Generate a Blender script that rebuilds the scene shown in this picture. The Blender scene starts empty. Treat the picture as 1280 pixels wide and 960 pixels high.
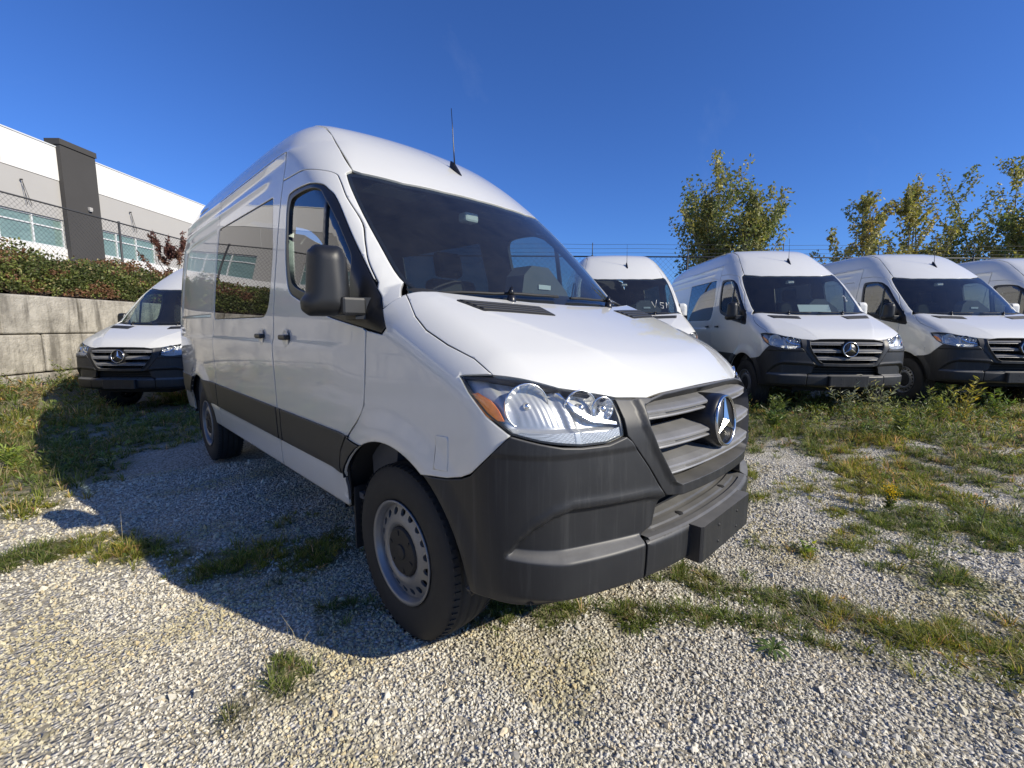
import bpy, bmesh, math, random
import numpy as np
from mathutils import Vector, Matrix
from mathutils.geometry import delaunay_2d_cdt
random.seed(7); RNG = np.random.default_rng(7)
SC = bpy.context.scene
COL = SC.collection

# ------------------------------------------------------------------ camera
CAMP = np.array([-1.9168, -0.6292, 1.3531])
FWD = np.array([0.70029897, 0.70272924, -0.12551081])
RGT = np.array([0.7087534, -0.70543979, 0.00482916])
UPV = np.cross(RGT, FWD)
cam_d = bpy.data.cameras.new('camera'); cam = bpy.data.objects.new('camera', cam_d)
COL.objects.link(cam)
cam_d.sensor_width = 36.0; cam_d.lens = 559.74/1280*36.0
cam_d.clip_start = 0.02; cam_d.clip_end = 3000
cam.matrix_world = Matrix(((RGT[0], UPV[0], -FWD[0], CAMP[0]), (RGT[1], UPV[1], -FWD[1], CAMP[1]),
                           (RGT[2], UPV[2], -FWD[2], CAMP[2]), (0, 0, 0, 1)))
SC.camera = cam
SC.render.resolution_x = 1024; SC.render.resolution_y = 768
SC.view_settings.view_transform = 'Standard'; SC.view_settings.look = 'None'
SC.view_settings.exposure = 0.25; SC.view_settings.gamma = 1.0
SC.cycles.max_bounces = 8; SC.cycles.transparent_max_bounces = 16
SC.cycles.glossy_bounces = 4; SC.cycles.diffuse_bounces = 2

# ------------------------------------------------------------------ world and sun
SUN_AZ = math.radians(-69.5); SUN_EL = math.radians(31.0)
SDIR = np.array([math.cos(SUN_EL)*math.cos(SUN_AZ), math.cos(SUN_EL)*math.sin(SUN_AZ), math.sin(SUN_EL)])
world = bpy.data.worlds.new('World'); SC.world = world; world.use_nodes = True
wn = world.node_tree; wn.nodes.clear()
wo = wn.nodes.new('ShaderNodeOutputWorld'); wb = wn.nodes.new('ShaderNodeBackground')
sky = wn.nodes.new('ShaderNodeTexSky'); sky.sky_type = 'NISHITA'; sky.sun_disc = False
sky.sun_elevation = SUN_EL
# Blender: sun_rotation 0 points to +Y and turns clockwise
sky.sun_rotation = math.atan2(SDIR[0], SDIR[1])
sky.air_density = 1.0; sky.dust_density = 0.3; sky.ozone_density = 3.0; sky.altitude = 200
wb.inputs['Strength'].default_value = 0.070
# faint high cirrus wisps
tc = wn.nodes.new('ShaderNodeTexCoord'); mp = wn.nodes.new('ShaderNodeMapping')
mp.inputs['Rotation'].default_value = (0.3, 0.5, 0.9); mp.inputs['Scale'].default_value = (1.3, 5.0, 3.0)
nz = wn.nodes.new('ShaderNodeTexNoise'); nz.inputs['Scale'].default_value = 1.6; nz.inputs['Detail'].default_value = 7
nz.inputs['Roughness'].default_value = 0.62
rp = wn.nodes.new('ShaderNodeValToRGB'); rp.color_ramp.elements[0].position = 0.60; rp.color_ramp.elements[1].position = 0.9
rp.color_ramp.elements[1].color = (0.09, 0.09, 0.09, 1)
hs = wn.nodes.new('ShaderNodeMixRGB'); hs.blend_type = 'MULTIPLY'; hs.inputs['Fac'].default_value = 1.0; hs.inputs['Color2'].default_value = (.58, .99, 1.80, 1)   # clear autumn air: deeper blue
mx = wn.nodes.new('ShaderNodeMixRGB'); mx.inputs['Color2'].default_value = (6.5, 7.4, 9.0, 1)
L_ = wn.links.new
L_(tc.outputs['Generated'], mp.inputs['Vector']); L_(mp.outputs['Vector'], nz.inputs['Vector'])
L_(nz.outputs['Fac'], rp.inputs['Fac']); L_(rp.outputs['Color'], mx.inputs['Fac'])
L_(sky.outputs['Color'], hs.inputs['Color1']); L_(hs.outputs['Color'], mx.inputs['Color1'])
L_(mx.outputs['Color'], wb.inputs['Color']); L_(wb.outputs['Background'], wo.inputs['Surface'])
sun_d = bpy.data.lights.new('sun', 'SUN'); sun_d.energy = 5.0; sun_d.angle = math.radians(0.53)
sun_d.color = (1.0, 0.915, 0.76)
sun = bpy.data.objects.new('sun', sun_d); COL.objects.link(sun)
sun.rotation_euler = Vector(SDIR).to_track_quat('Z', 'Y').to_euler()
sun.location = (6, -10, 12)

# ------------------------------------------------------------------ object helpers
def tag(o, label=None, cat=None, group=None, kind=None):
    if label: o['label'] = label
    if cat: o['category'] = cat
    if group: o['group'] = group
    if kind: o['kind'] = kind
    return o
def empty(name, loc=(0, 0, 0), rz=0.0, parent=None):
    o = bpy.data.objects.new(name, None); COL.objects.link(o)
    o.location = loc; o.rotation_euler = (0, 0, rz); o.parent = parent
    o.empty_display_size = 0.2
    return o
def link(name, me, mat=None, parent=None):
    if mat is not None:
        for m in (mat if isinstance(mat, (list, tuple)) else [mat]): me.materials.append(m)
    o = bpy.data.objects.new(name, me); COL.objects.link(o); o.parent = parent
    return o
def mesh_np(name, V, F, smooth=False):
    me = bpy.data.meshes.new(name)
    V = np.asarray(V, dtype=np.float32); F = np.asarray(F, dtype=np.int32)
    k = F.shape[1]
    me.vertices.add(len(V)); me.vertices.foreach_set('co', V.ravel())
    me.loops.add(F.size); me.loops.foreach_set('vertex_index', F.ravel())
    me.polygons.add(len(F)); me.polygons.foreach_set('loop_start', np.arange(0, F.size, k, dtype=np.int32))
    me.polygons.foreach_set('use_smooth', np.full(len(F), smooth, dtype=bool))
    me.update(calc_edges=True)
    return me
class MB:
    """collects simple solids into one mesh"""
    def __init__(s): s.V = []; s.F = []; s.S = []
    def add(s, V, F, smooth=False):
        b = len(s.V); s.V += [tuple(v) for v in V]; s.F += [tuple(i+b for i in f) for f in F]; s.S += [smooth]*len(F)
        return s
    def box(s, x0, x1, y0, y1, z0, z1, c=0.0):
        if c <= 0:
            V = [(x, y, z) for z in (z0, z1) for y in (y0, y1) for x in (x0, x1)]
            F = [(0, 2, 3, 1), (4, 5, 7, 6), (0, 1, 5, 4), (2, 6, 7, 3), (0, 4, 6, 2), (1, 3, 7, 5)]
            return s.add(V, F)
        bm = bmesh.new(); bmesh.ops.create_cube(bm, size=1.0)
        for v in bm.verts:
            v.co = ((x0+x1)/2+v.co.x*(x1-x0), (y0+y1)/2+v.co.y*(y1-y0), (z0+z1)/2+v.co.z*(z1-z0))
        bmesh.ops.bevel(bm, geom=list(bm.edges), offset=c, segments=2, profile=0.5, affect='EDGES')
        bm.verts.ensure_lookup_table()
        s.add([v.co[:] for v in bm.verts], [[v.index for v in f.verts] for f in bm.faces], False); bm.free()
        return s
    def tube(s, pts, r, n=8, cap=True):
        pts = [Vector(p) for p in pts]
        rr = r if isinstance(r, (list, tuple)) else [r]*len(pts)
        V = []; F = []
        up = Vector((0, 0, 1))
        t0 = (pts[1]-pts[0]).normalized()
        a = t0.cross(up)
        if a.length < 1e-3: a = t0.cross(Vector((1, 0, 0)))
        a.normalize()
        for i, p in enumerate(pts):
            t = (pts[min(i+1, len(pts)-1)]-pts[max(i-1, 0)]).normalized()
            a = (a - t*a.dot(t)).normalized(); b = t.cross(a)
            for k in range(n):
                th = 2*math.pi*k/n; V.append(p+(a*math.cos(th)+b*math.sin(th))*rr[i])
        for i in range(len(pts)-1):
            for k in range(n):
                k2 = (k+1) % n; F.append((i*n+k, i*n+k2, (i+1)*n+k2, (i+1)*n+k))
        if cap: F.append(tuple(range(n))[::-1]); F.append(tuple((len(pts)-1)*n+k for k in range(n)))
        return s.add(V, F, True)
    def extrude(s, poly, axis, a0, a1):
        """poly: 2D points (in the two other axes, in order) extruded along axis"""
        def mk(p, a):
            return {'x': (a, p[0], p[1]), 'y': (p[0], a, p[1]), 'z': (p[0], p[1], a)}[axis]
        n = len(poly); V = [mk(p, a0) for p in poly]+[mk(p, a1) for p in poly]
        F = [tuple(range(n))[::-1], tuple(range(n, 2*n))]+[(i, (i+1) % n, n+(i+1) % n, n+i) for i in range(n)]
        return s.add(V, F)
    def lathe(s, prof, n=32, axis='x', cen=(0, 0, 0), smooth=True, d=None):
        """prof: (radius, along) list"""
        cen = Vector(cen)
        if d is None: d = {'x': Vector((1, 0, 0)), 'y': Vector((0, 1, 0)), 'z': Vector((0, 0, 1))}[axis]
        else: d = Vector(d).normalized()
        a = d.cross(Vector((0, 0, 1)))
        if a.length < 1e-3: a = Vector((0, 1, 0))
        a.normalize(); b = d.cross(a)
        V = []; F = []
        for (r, t) in prof:
            for k in range(n):
                th = 2*math.pi*k/n; V.append(cen+d*t+(a*math.cos(th)+b*math.sin(th))*r)
        for i in range(len(prof)-1):
            for k in range(n):
                k2 = (k+1) % n; F.append((i*n+k, i*n+k2, (i+1)*n+k2, (i+1)*n+k))
        return s.add(V, F, smooth)
    def build(s, name, mat, parent=None, sharp=None, fix=True):
        me = bpy.data.meshes.new(name); me.from_pydata(s.V, [], s.F)
        me.polygons.foreach_set('use_smooth', s.S)
        if fix:
            bm = bmesh.new(); bm.from_mesh(me); bmesh.ops.recalc_face_normals(bm, faces=bm.faces)
            if sharp is not None:
                for e in bm.edges:
                    if len(e.link_faces) == 2 and e.calc_face_angle(0) > sharp: e.smooth = False
            bm.to_mesh(me); bm.free()
        me.update()
        return link(name, me, mat, parent)

# ------------------------------------------------------------------ materials
def nmat(name):
    m = bpy.data.materials.new(name); m.use_nodes = True
    nt = m.node_tree; nt.nodes.clear()
    out = nt.nodes.new('ShaderNodeOutputMaterial')
    return m, nt, out
def pr(nt, base=(.5, .5, .5), rough=.5, metal=0., spec=.5, coat=0., coatr=.03):
    p = nt.nodes.new('ShaderNodeBsdfPrincipled')
    p.inputs['Base Color'].default_value = (*base, 1); p.inputs['Roughness'].default_value = rough
    p.inputs['Metallic'].default_value = metal; p.inputs['Specular IOR Level'].default_value = spec
    p.inputs['Coat Weight'].default_value = coat; p.inputs['Coat Roughness'].default_value = coatr
    return p
def noise(nt, scale, detail=4, rough=.55, vec=None, dist=0.):
    n = nt.nodes.new('ShaderNodeTexNoise'); n.inputs['Scale'].default_value = scale
    n.inputs['Detail'].default_value = detail; n.inputs['Roughness'].default_value = rough
    n.inputs['Distortion'].default_value = dist
    if vec is not None: nt.links.new(vec, n.inputs['Vector'])
    return n
def objco(nt, scale=None):
    t = nt.nodes.new('ShaderNodeTexCoord')
    if scale is None: return t.outputs['Object']
    m = nt.nodes.new('ShaderNodeMapping'); m.inputs['Scale'].default_value = scale
    nt.links.new(t.outputs['Object'], m.inputs['Vector']); return m.outputs['Vector']
def ramp(nt, fac, stops):
    r = nt.nodes.new('ShaderNodeValToRGB'); cr = r.color_ramp
    while len(cr.elements) < len(stops): cr.elements.new(0.5)
    for e, (p, c) in zip(cr.elements, stops):
        e.position = p; e.color = (*c, 1) if len(c) == 3 else c
    nt.links.new(fac, r.inputs['Fac']); return r.outputs['Color']
def mixc(nt, fac, a, b, mode='MIX'):
    m = nt.nodes.new('ShaderNodeMixRGB'); m.blend_type = mode
    for inp, v in (('Fac', fac), ('Color1', a), ('Color2', b)):
        if hasattr(v, 'links') or hasattr(v, 'is_linked'): nt.links.new(v, m.inputs[inp])
        elif isinstance(v, (int, float)): m.inputs[inp].default_value = v
        else: m.inputs[inp].default_value = (*v, 1)
    return m.outputs['Color']
def math_(nt, op, a, b=0.0, clamp=False):
    m = nt.nodes.new('ShaderNodeMath'); m.operation = op; m.use_clamp = clamp
    for i, v in enumerate((a, b)):
        if isinstance(v, (int, float)): m.inputs[i].default_value = v
        else: nt.links.new(v, m.inputs[i])
    return m.outputs[0]
def bump(nt, h, strength=.3, dist=.01, p=None, normal=None):
    b = nt.nodes.new('ShaderNodeBump'); b.inputs['Strength'].default_value = strength
    b.inputs['Distance'].default_value = dist; nt.links.new(h, b.inputs['Height'])
    if normal is not None: nt.links.new(normal, b.inputs['Normal'])
    if p is not None: nt.links.new(b.outputs['Normal'], p.inputs['Normal'])
    return b.outputs['Normal']
def simple(name, base, rough=.5, metal=0., spec=.5, coat=0., nscale=0, namp=.15, bstr=0., bscale=60, coatr=.03):
    m, nt, out = nmat(name); p = pr(nt, base, rough, metal, spec, coat, coatr)
    if nscale:
        n = noise(nt, nscale, 5, .6, objco(nt))
        c = mixc(nt, n.outputs['Fac'], tuple(b*(1-namp) for b in base), tuple(min(1, b*(1+namp)) for b in base))
        nt.links.new(c, p.inputs['Base Color'])
    if bstr:
        n2 = noise(nt, bscale, 3, .6, objco(nt)); bump(nt, n2.outputs['Fac'], bstr, .004, p)
    nt.links.new(p.outputs[0], out.inputs['Surface'])
    return m

M = {}
def make_paint():
    m, nt, out = nmat('white_paint')
    p = pr(nt, (.655, .655, .615), .42, 0, .5, 1.0, .025)
    co = objco(nt)
    n = noise(nt, 3.0, 6, .7, co)
    sep = nt.nodes.new('ShaderNodeSeparateXYZ'); nt.links.new(co, sep.inputs[0])
    mr = nt.nodes.new('ShaderNodeMapRange'); mr.inputs['From Min'].default_value = .42; mr.inputs['From Max'].default_value = 1.1
    mr.inputs['To Min'].default_value = .55; mr.inputs['To Max'].default_value = .06
    nt.links.new(sep.outputs['Z'], mr.inputs['Value'])
    dirt = math_(nt, 'MULTIPLY', n.outputs['Fac'], mr.outputs[0])
    streak = noise(nt, 1.0, 5, .6, objco(nt, (9, 9, .8)))
    sfac = math_(nt, 'MULTIPLY', math_(nt, 'SUBTRACT', streak.outputs['Fac'], .5, True), .35)
    c = mixc(nt, dirt, (.655, .655, .615), (.48, .45, .40)); c = mixc(nt, sfac, c, (.55, .53, .48))
    g = nt.nodes.new('ShaderNodeNewGeometry')
    c = mixc(nt, g.outputs['Backfacing'], c, (.10, .10, .105))
    nt.links.new(c, p.inputs['Base Color'])
    # slight panel waviness in the clear coat
    w = noise(nt, 1.6, 2, .5, co); nb = nt.nodes.new('ShaderNodeBump'); nb.inputs['Strength'].default_value = .10
    nb.inputs['Distance'].default_value = .012; nt.links.new(w.outputs['Fac'], nb.inputs['Height'])
    nt.links.new(nb.outputs['Normal'], p.inputs['Coat Normal'])
    cr = math_(nt, 'ADD', math_(nt, 'MULTIPLY', dirt, .25), .02); nt.links.new(cr, p.inputs['Coat Roughness'])
    nt.links.new(p.outputs[0], out.inputs['Surface']); return m
def make_plastic():
    m, nt, out = nmat('grey_plastic')
    p = pr(nt, (.020, .021, .023), .46, 0, .33)
    co = objco(nt)
    n = noise(nt, 5, 6, .65, co); st = noise(nt, 1.0, 6, .7, objco(nt, (40, 40, 1.2)))
    f1 = ramp(nt, n.outputs['Fac'], [(.35, (0, 0, 0)), (.8, (.45, .45, .45))])
    f2 = ramp(nt, st.outputs['Fac'], [(.52, (0, 0, 0)), (.75, (.35, .35, .35))])
    c = mixc(nt, f1, (.019, .020, .022), (.032, .033, .034)); c = mixc(nt, f2, c, (.075, .076, .075))
    g = nt.nodes.new('ShaderNodeNewGeometry'); sx = nt.nodes.new('ShaderNodeSeparateXYZ')
    nt.links.new(g.outputs['Normal'], sx.inputs[0])
    dust = math_(nt, 'MULTIPLY', ramp(nt, sx.outputs['Z'], [(.25, (0, 0, 0)), (.9, (.55, .55, .55))]), math_(nt, 'ADD', n.outputs['Fac'], .25))
    c = mixc(nt, dust, c, (.30, .295, .28))
    nt.links.new(c, p.inputs['Base Color'])
    nt.links.new(math_(nt, 'ADD', math_(nt, 'MULTIPLY', n.outputs['Fac'], .25), .32), p.inputs['Roughness'])
    fine = noise(nt, 900, 2, .5, co); bump(nt, fine.outputs['Fac'], .12, .0006, p)
    nt.links.new(p.outputs[0], out.inputs['Surface']); return m
def make_glass(name, trans, rough=0.0, boost=1.0, base=(0, 0, 0)):
    m, nt, out = nmat(name)
    t = nt.nodes.new('ShaderNodeBsdfTransparent'); t.inputs['Color'].default_value = (*trans, 1)
    g = nt.nodes.new('ShaderNodeBsdfGlossy'); g.inputs['Roughness'].default_value = rough
    ge = nt.nodes.new('ShaderNodeNewGeometry'); dt = nt.nodes.new('ShaderNodeVectorMath'); dt.operation = 'DOT_PRODUCT'
    nt.links.new(ge.outputs['Normal'], dt.inputs[0]); nt.links.new(ge.outputs['Incoming'], dt.inputs[1])
    c = math_(nt, 'ABSOLUTE', dt.outputs['Value']); k = math_(nt, 'SUBTRACT', 1.0, c)
    k5 = math_(nt, 'POWER', k, 5.0)
    f = math_(nt, 'ADD', math_(nt, 'MULTIPLY', k5, .92), .075*boost, True)
    mx = nt.nodes.new('ShaderNodeMixShader'); nt.links.new(f, mx.inputs[0])
    nt.links.new(t.outputs[0], mx.inputs[1]); nt.links.new(g.outputs[0], mx.inputs[2])
    # very thin film of dust
    d = nt.nodes.new('ShaderNodeBsdfDiffuse'); d.inputs['Color'].default_value = (.5, .5, .48, 1)
    n = noise(nt, 6, 6, .7, objco(nt)); mx2 = nt.nodes.new('ShaderNodeMixShader')
    nt.links.new(math_(nt, 'MULTIPLY', n.outputs['Fac'], .045), mx2.inputs[0])
    nt.links.new(mx.outputs[0], mx2.inputs[1]); nt.links.new(d.outputs[0], mx2.inputs[2])
    nt.links.new(mx2.outputs[0], out.inputs['Surface']); return m
M['paint'] = make_paint()
M['plastic'] = make_plastic()
M['mould'] = simple('moulding_plastic', (.028, .028, .027), .5, nscale=8, namp=.25, bstr=.15, bscale=700)
M['black'] = simple('black_trim', (.012, .012, .013), .32, nscale=6)
M['rubber'] = simple('black_rubber', (.016, .016, .016), .65)
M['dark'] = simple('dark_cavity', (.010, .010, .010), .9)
M['slat'] = simple('slat_plastic', (.035, .036, .038), .5)
M['interior'] = simple('interior_trim', (.085, .088, .095), .75, nscale=10)
M['liner'] = simple('headliner', (.13, .13, .135), .9, nscale=5)
M['seat'] = simple('seat_cloth', (.020, .021, .024), .9, nscale=60, namp=.4, bstr=.3, bscale=300)
M['ws'] = make_glass('windshield_glass', (.64, .74, .73), boost=1.3)
M['glass'] = make_glass('door_glass', (.55, .65, .63), boost=2.2)
M['privacy'] = make_glass('privacy_glass', (.055, .062, .062), boost=2.6)
M['lens'] = make_glass('headlight_lens', (.93, .95, .96), boost=.45)
M['chrome'] = simple('chrome', (.90, .89, .87), .16, 1.0)
M['badge'] = simple('badge_metal', (.58, .575, .56), .2, 1.0)
M['reflector'] = simple('reflector', (.88, .87, .85), .22, 1.0)
M['silver'] = simple('silver_housing', (.52, .52, .51), .34, .5, nscale=14, namp=.2)
M['amber'] = simple('amber_plastic', (.75, .20, .02), .25, 0, .6, .6, nscale=60, namp=.3)
M['grille'] = simple('grille_plastic', (.23, .23, .228), .42, .2, nscale=9, namp=.35, bstr=.1, bscale=200)
M['handle'] = simple('handle_plastic', (.014, .014, .015), .4)
M['rimsteel'] = simple('wheel_steel', (.22, .222, .225), .42, .5, nscale=12, namp=.18)
M['white_plastic'] = simple('pale_plastic', (.55, .56, .55), .5)
M['screen'] = simple('dark_gloss', (.01, .01, .012), .12, 0, .5, .5)
def make_tyre():
    m, nt, out = nmat('tyre_rubber'); p = pr(nt, (.022, .021, .020), .75)
    co = objco(nt); n = noise(nt, 12, 6, .7, co)
    c = mixc(nt, ramp(nt, n.outputs['Fac'], [(.4, (0, 0, 0)), (.8, (.5, .5, .5))]), (.015, .015, .015), (.036, .034, .031))
    nt.links.new(c, p.inputs['Base Color']); f = noise(nt, 220, 3, .6, co); bump(nt, f.outputs['Fac'], .25, .002, p)
    nt.links.new(p.outputs[0], out.inputs['Surface']); return m
M['tyre'] = make_tyre()

# ------------------------------------------------------------------ van body as smooth implicit surfaces (van coordinates, metres)
def pch(xs, ys):
    xs = np.array(xs, float); ys = np.array(ys, float); h = np.diff(xs); d = np.diff(ys)/h
    m = np.zeros_like(xs)
    for i in range(1, len(xs)-1):
        if d[i-1]*d[i] > 0:
            w1 = 2*h[i]+h[i-1]; w2 = h[i]+2*h[i-1]; m[i] = (w1+w2)/(w1/d[i-1]+w2/d[i])
    m[0] = d[0]; m[-1] = d[-1]
    def f(x):
        x = np.asarray(x, float); i = np.clip(np.searchsorted(xs, x)-1, 0, len(h)-1)
        t = (x-xs[i])/h[i]; tt = np.clip(t, 0, 1)
        r = (2*tt**3-3*tt**2+1)*ys[i]+(tt**3-2*tt**2+tt)*h[i]*m[i]+(-2*tt**3+3*tt**2)*ys[i+1]+(tt**3-tt**2)*h[i]*m[i+1]
        return r+np.where(t < 0, t*h[i]*m[0], 0)+np.where(t > 1, (t-1)*h[i]*m[-1], 0)
    return f
W_ = pch([.2, .35, .5, .8, 1.05, 1.4, 1.8, 2.1, 2.4, 2.8], [.93, .955, .98, .995, 1.0, .985, .945, .905, .85, .77])
HZ = pch([0.0, .15, .35, .6, .9, 1.15, 1.3], [1.04, 1.155, 1.27, 1.375, 1.485, 1.575, 1.62])
FY = pch([.25, .34, .42, .55, .62, .75, .95, 1.1, 1.25], [.14, .09, .065, .055, .056, .057, .07, .11, .2])
RZ = pch([1.2, 1.6, 1.8, 2.1, 2.4, 2.8, 3.4, 4.5, 5.4, 5.93], [1.95, 2.27, 2.41, 2.57, 2.68, 2.75, 2.77, 2.77, 2.73, 2.68])
WY = pch([0, 1.3, 1.45, 2.2, 2.6], [-.5, .69, .83, 1.60, 2.03])
def smin(a, b, r):
    return np.where((a < r) & (b < r), r-np.hypot(np.maximum(r-a, 0), np.maximum(r-b, 0)), np.minimum(a, b))
def side_g(x, y, z):
    w = W_(z)-.03*np.clip((1.2-y)/1.2, 0, 1)**2-.05*np.clip((y-4.8)/1.1, 0, 1)**2
    return w-np.abs(x)
def crease(y): return .80-.42*np.clip((.95-y)/.8, 0, 1)**1.2     # bonnet fold running in towards the grille
def G_hood(x, y, z):
    ax = np.abs(x); s = side_g(x, y, z)
    q = ax-crease(y); t = (HZ(y)-.018*(ax/.8)**2-.075*(q+np.sqrt(q*q+.0004))-z)*.95
    f = (y-FY(z)-.20*(ax/.9)**2.4)*.95
    return smin(s, smin(t, f, .10), .16)
def G_cab(x, y, z):
    ax = np.abs(x); s = side_g(x, y, z)
    w = (y-WY(z)-.19*(ax/.78)**2.2)*.70
    t = (RZ(y)-.035*(ax/.75)**2-z)*.85
    a = smin(w, t, .25); r = np.clip(.08+.2*(z-2.0)/.5, .08, .26)
    b = smin(s, a, r)
    return smin(b, 5.93-y-.04*(ax/.9)**2, .12)
def G_side(x, y, z):      # whole flank: fender below the bonnet line, cab above
    return np.where(y > 1.5, G_cab(x, y, z), np.where(z < 1.2, G_hood(x, y, z), np.maximum(G_hood(x, y, z), G_cab(x, y, z))))
def gradn(G, P, e=2e-3):
    r = []
    for i in range(3):
        d = np.zeros(3); d[i] = e; A = P+d; B = P-d
        r.append(G(A[:, 0], A[:, 1], A[:, 2])-G(B[:, 0], B[:, 1], B[:, 2]))
    n = -np.stack(r, 1); return n/np.maximum(np.linalg.norm(n, axis=1, keepdims=True), 1e-9)
def sst(a, b, x):
    t = np.clip((x-a)/(b-a), 0, 1); return t*t*(3-2*t)

class Gno:                 # central projection from a point inside the body
    def __init__(s, O, A):
        s.O = np.array(O, float); s.A = np.array(A, float)/np.linalg.norm(A)
        up = np.array([0, 0, 1.]) if abs(s.A[2]) < .9 else np.array([0, 1., 0])
        s.B1 = np.cross(s.A, up); s.B1 /= np.linalg.norm(s.B1); s.B2 = np.cross(s.B1, s.A)
        s.t = (0.02, 3.0)
    def to2d(s, P):
        v = P-s.O; w = v@s.A; return np.stack([v@s.B1/w, v@s.B2/w], 1)
    def rays(s, ab): return np.repeat(s.O[None], len(ab), 0), s.A+ab[:, :1]*s.B1+ab[:, 1:]*s.B2
class CylY:                # around a lengthwise axis at height zc
    def __init__(s, zc=1.5): s.zc = zc; s.t = (.05, 2.2)
    def to2d(s, P): return np.stack([P[:, 1], np.arctan2(P[:, 2]-s.zc, -P[:, 0])], 1)
    def rays(s, ab):
        z = np.zeros(len(ab)); return np.stack([z, ab[:, 0], z+s.zc], 1), np.stack([-np.cos(ab[:, 1]), z, np.sin(ab[:, 1])], 1)
class CylZ:                # around a vertical axis behind the nose
    def __init__(s, yc=1.0): s.yc = yc; s.t = (.05, 2.2)
    def to2d(s, P): return np.stack([np.arctan2(P[:, 0], s.yc-P[:, 1]), P[:, 2]], 1)
    def rays(s, ab):
        z = np.zeros(len(ab)); return np.stack([z, z+s.yc, ab[:, 1]], 1), np.stack([np.sin(ab[:, 0]), -np.cos(ab[:, 0]), z], 1)
class Ortho:
    def __init__(s, ax, t=(0, 3), base=0.0):   # 'x': right flank seen along -x ; 'z': from above
        s.ax = ax; s.t = t; s.base = base
    def to2d(s, P):
        return P[:, [1, 2]] if s.ax == 'x' else (P[:, [0, 1]] if s.ax == 'z' else P[:, [0, 2]])
    def rays(s, ab):
        z = np.zeros(len(ab)); o = np.ones(len(ab))
        if s.ax == 'x': return np.stack([z, ab[:, 0], ab[:, 1]], 1), np.stack([-o, z, z], 1)
        if s.ax == 'z': return np.stack([ab[:, 0], ab[:, 1], z+s.base], 1), np.stack([z, z, o], 1)
        if s.ax == 'y': return np.stack([ab[:, 0], z+3.5, ab[:, 1]], 1), np.stack([z, o, z], 1)
def lift(ch, G, ab):
    O, D = ch.rays(ab); a = np.full(len(ab), ch.t[0]); b = np.full(len(ab), ch.t[1])
    for _ in range(26):
        m = (a+b)/2; P = O+D*m[:, None]; g = G(P[:, 0], P[:, 1], P[:, 2]) > 0
        a = np.where(g, m, a); b = np.where(g, b, m)
    return O+D*((a+b)/2)[:, None]
def surf(ch, G, ab, off, disp):
    P = lift(ch, G, ab); n = gradn(G, P)
    d = np.full(len(P), float(off))
    if disp is not None: d = d+disp(P)
    return P+n*d[:, None], n
def densify(loop, step, closed=True):
    out = []; n = len(loop)
    for i in range(n if closed else n-1):
        a = np.array(loop[i]); b = np.array(loop[(i+1) % n]); k = max(1, int(np.ceil(np.linalg.norm(b-a)/step)))
        for j in range(k): out.append(a+(b-a)*j/k)
    return np.array(out)
def fillet(loop, rads):
    """round polygon corners; rads: one radius or a dict index -> radius"""
    n = len(loop); out = []
    for i in range(n):
        p = np.array(loop[i], float); r = rads.get(i, 0) if isinstance(rads, dict) else rads
        if r <= 0: out.append(p); continue
        a = np.array(loop[i-1], float)-p; b = np.array(loop[(i+1) % n], float)-p
        la = np.linalg.norm(a); lb = np.linalg.norm(b); ua = a/la; ub = b/lb
        ang = math.acos(max(-1, min(1, float(ua@ub))))
        if ang > 3.0: out.append(p); continue
        t = min(r/math.tan(ang/2), la*.49, lb*.49)
        q0 = p+ua*t; q2 = p+ub*t
        for k in range(7):
            s = k/6; out.append((1-s)**2*q0+2*s*(1-s)*p+s*s*q2)
    return np.array(out)
def area2(l): x, y = l[:, 0], l[:, 1]; return .5*np.sum(x*np.roll(y, -1)-np.roll(x, -1)*y)
def offset_loop(l, d):
    """move a counterclockwise loop inward by d"""
    t = np.roll(l, -1, 0)-np.roll(l, 1, 0); t /= np.maximum(np.linalg.norm(t, axis=1, keepdims=True), 1e-9)
    return l+np.stack([-t[:, 1], t[:, 0]], 1)*d
def inside(pts, loop):
    x, y = pts[:, 0], pts[:, 1]; c = np.zeros(len(pts), bool)
    for i in range(len(loop)):
        x0, y0 = loop[i]; x1, y1 = loop[(i+1) % len(loop)]
        if y0 == y1: continue
        m = ((y0 > y) != (y1 > y)) & (x < (x1-x0)*(y-y0)/(y1-y0)+x0); c ^= m
    return c
def dist_loop(pts, loop):
    d = np.full(len(pts), 1e9)
    for i in range(len(loop)):
        a = loop[i]; b = loop[(i+1) % len(loop)]; ab = b-a; L = max(ab@ab, 1e-12)
        t = np.clip(((pts-a)@ab)/L, 0, 1); q = pts-(a+t[:, None]*ab); d = np.minimum(d, np.hypot(q[:, 0], q[:, 1]))
    return d
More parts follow.
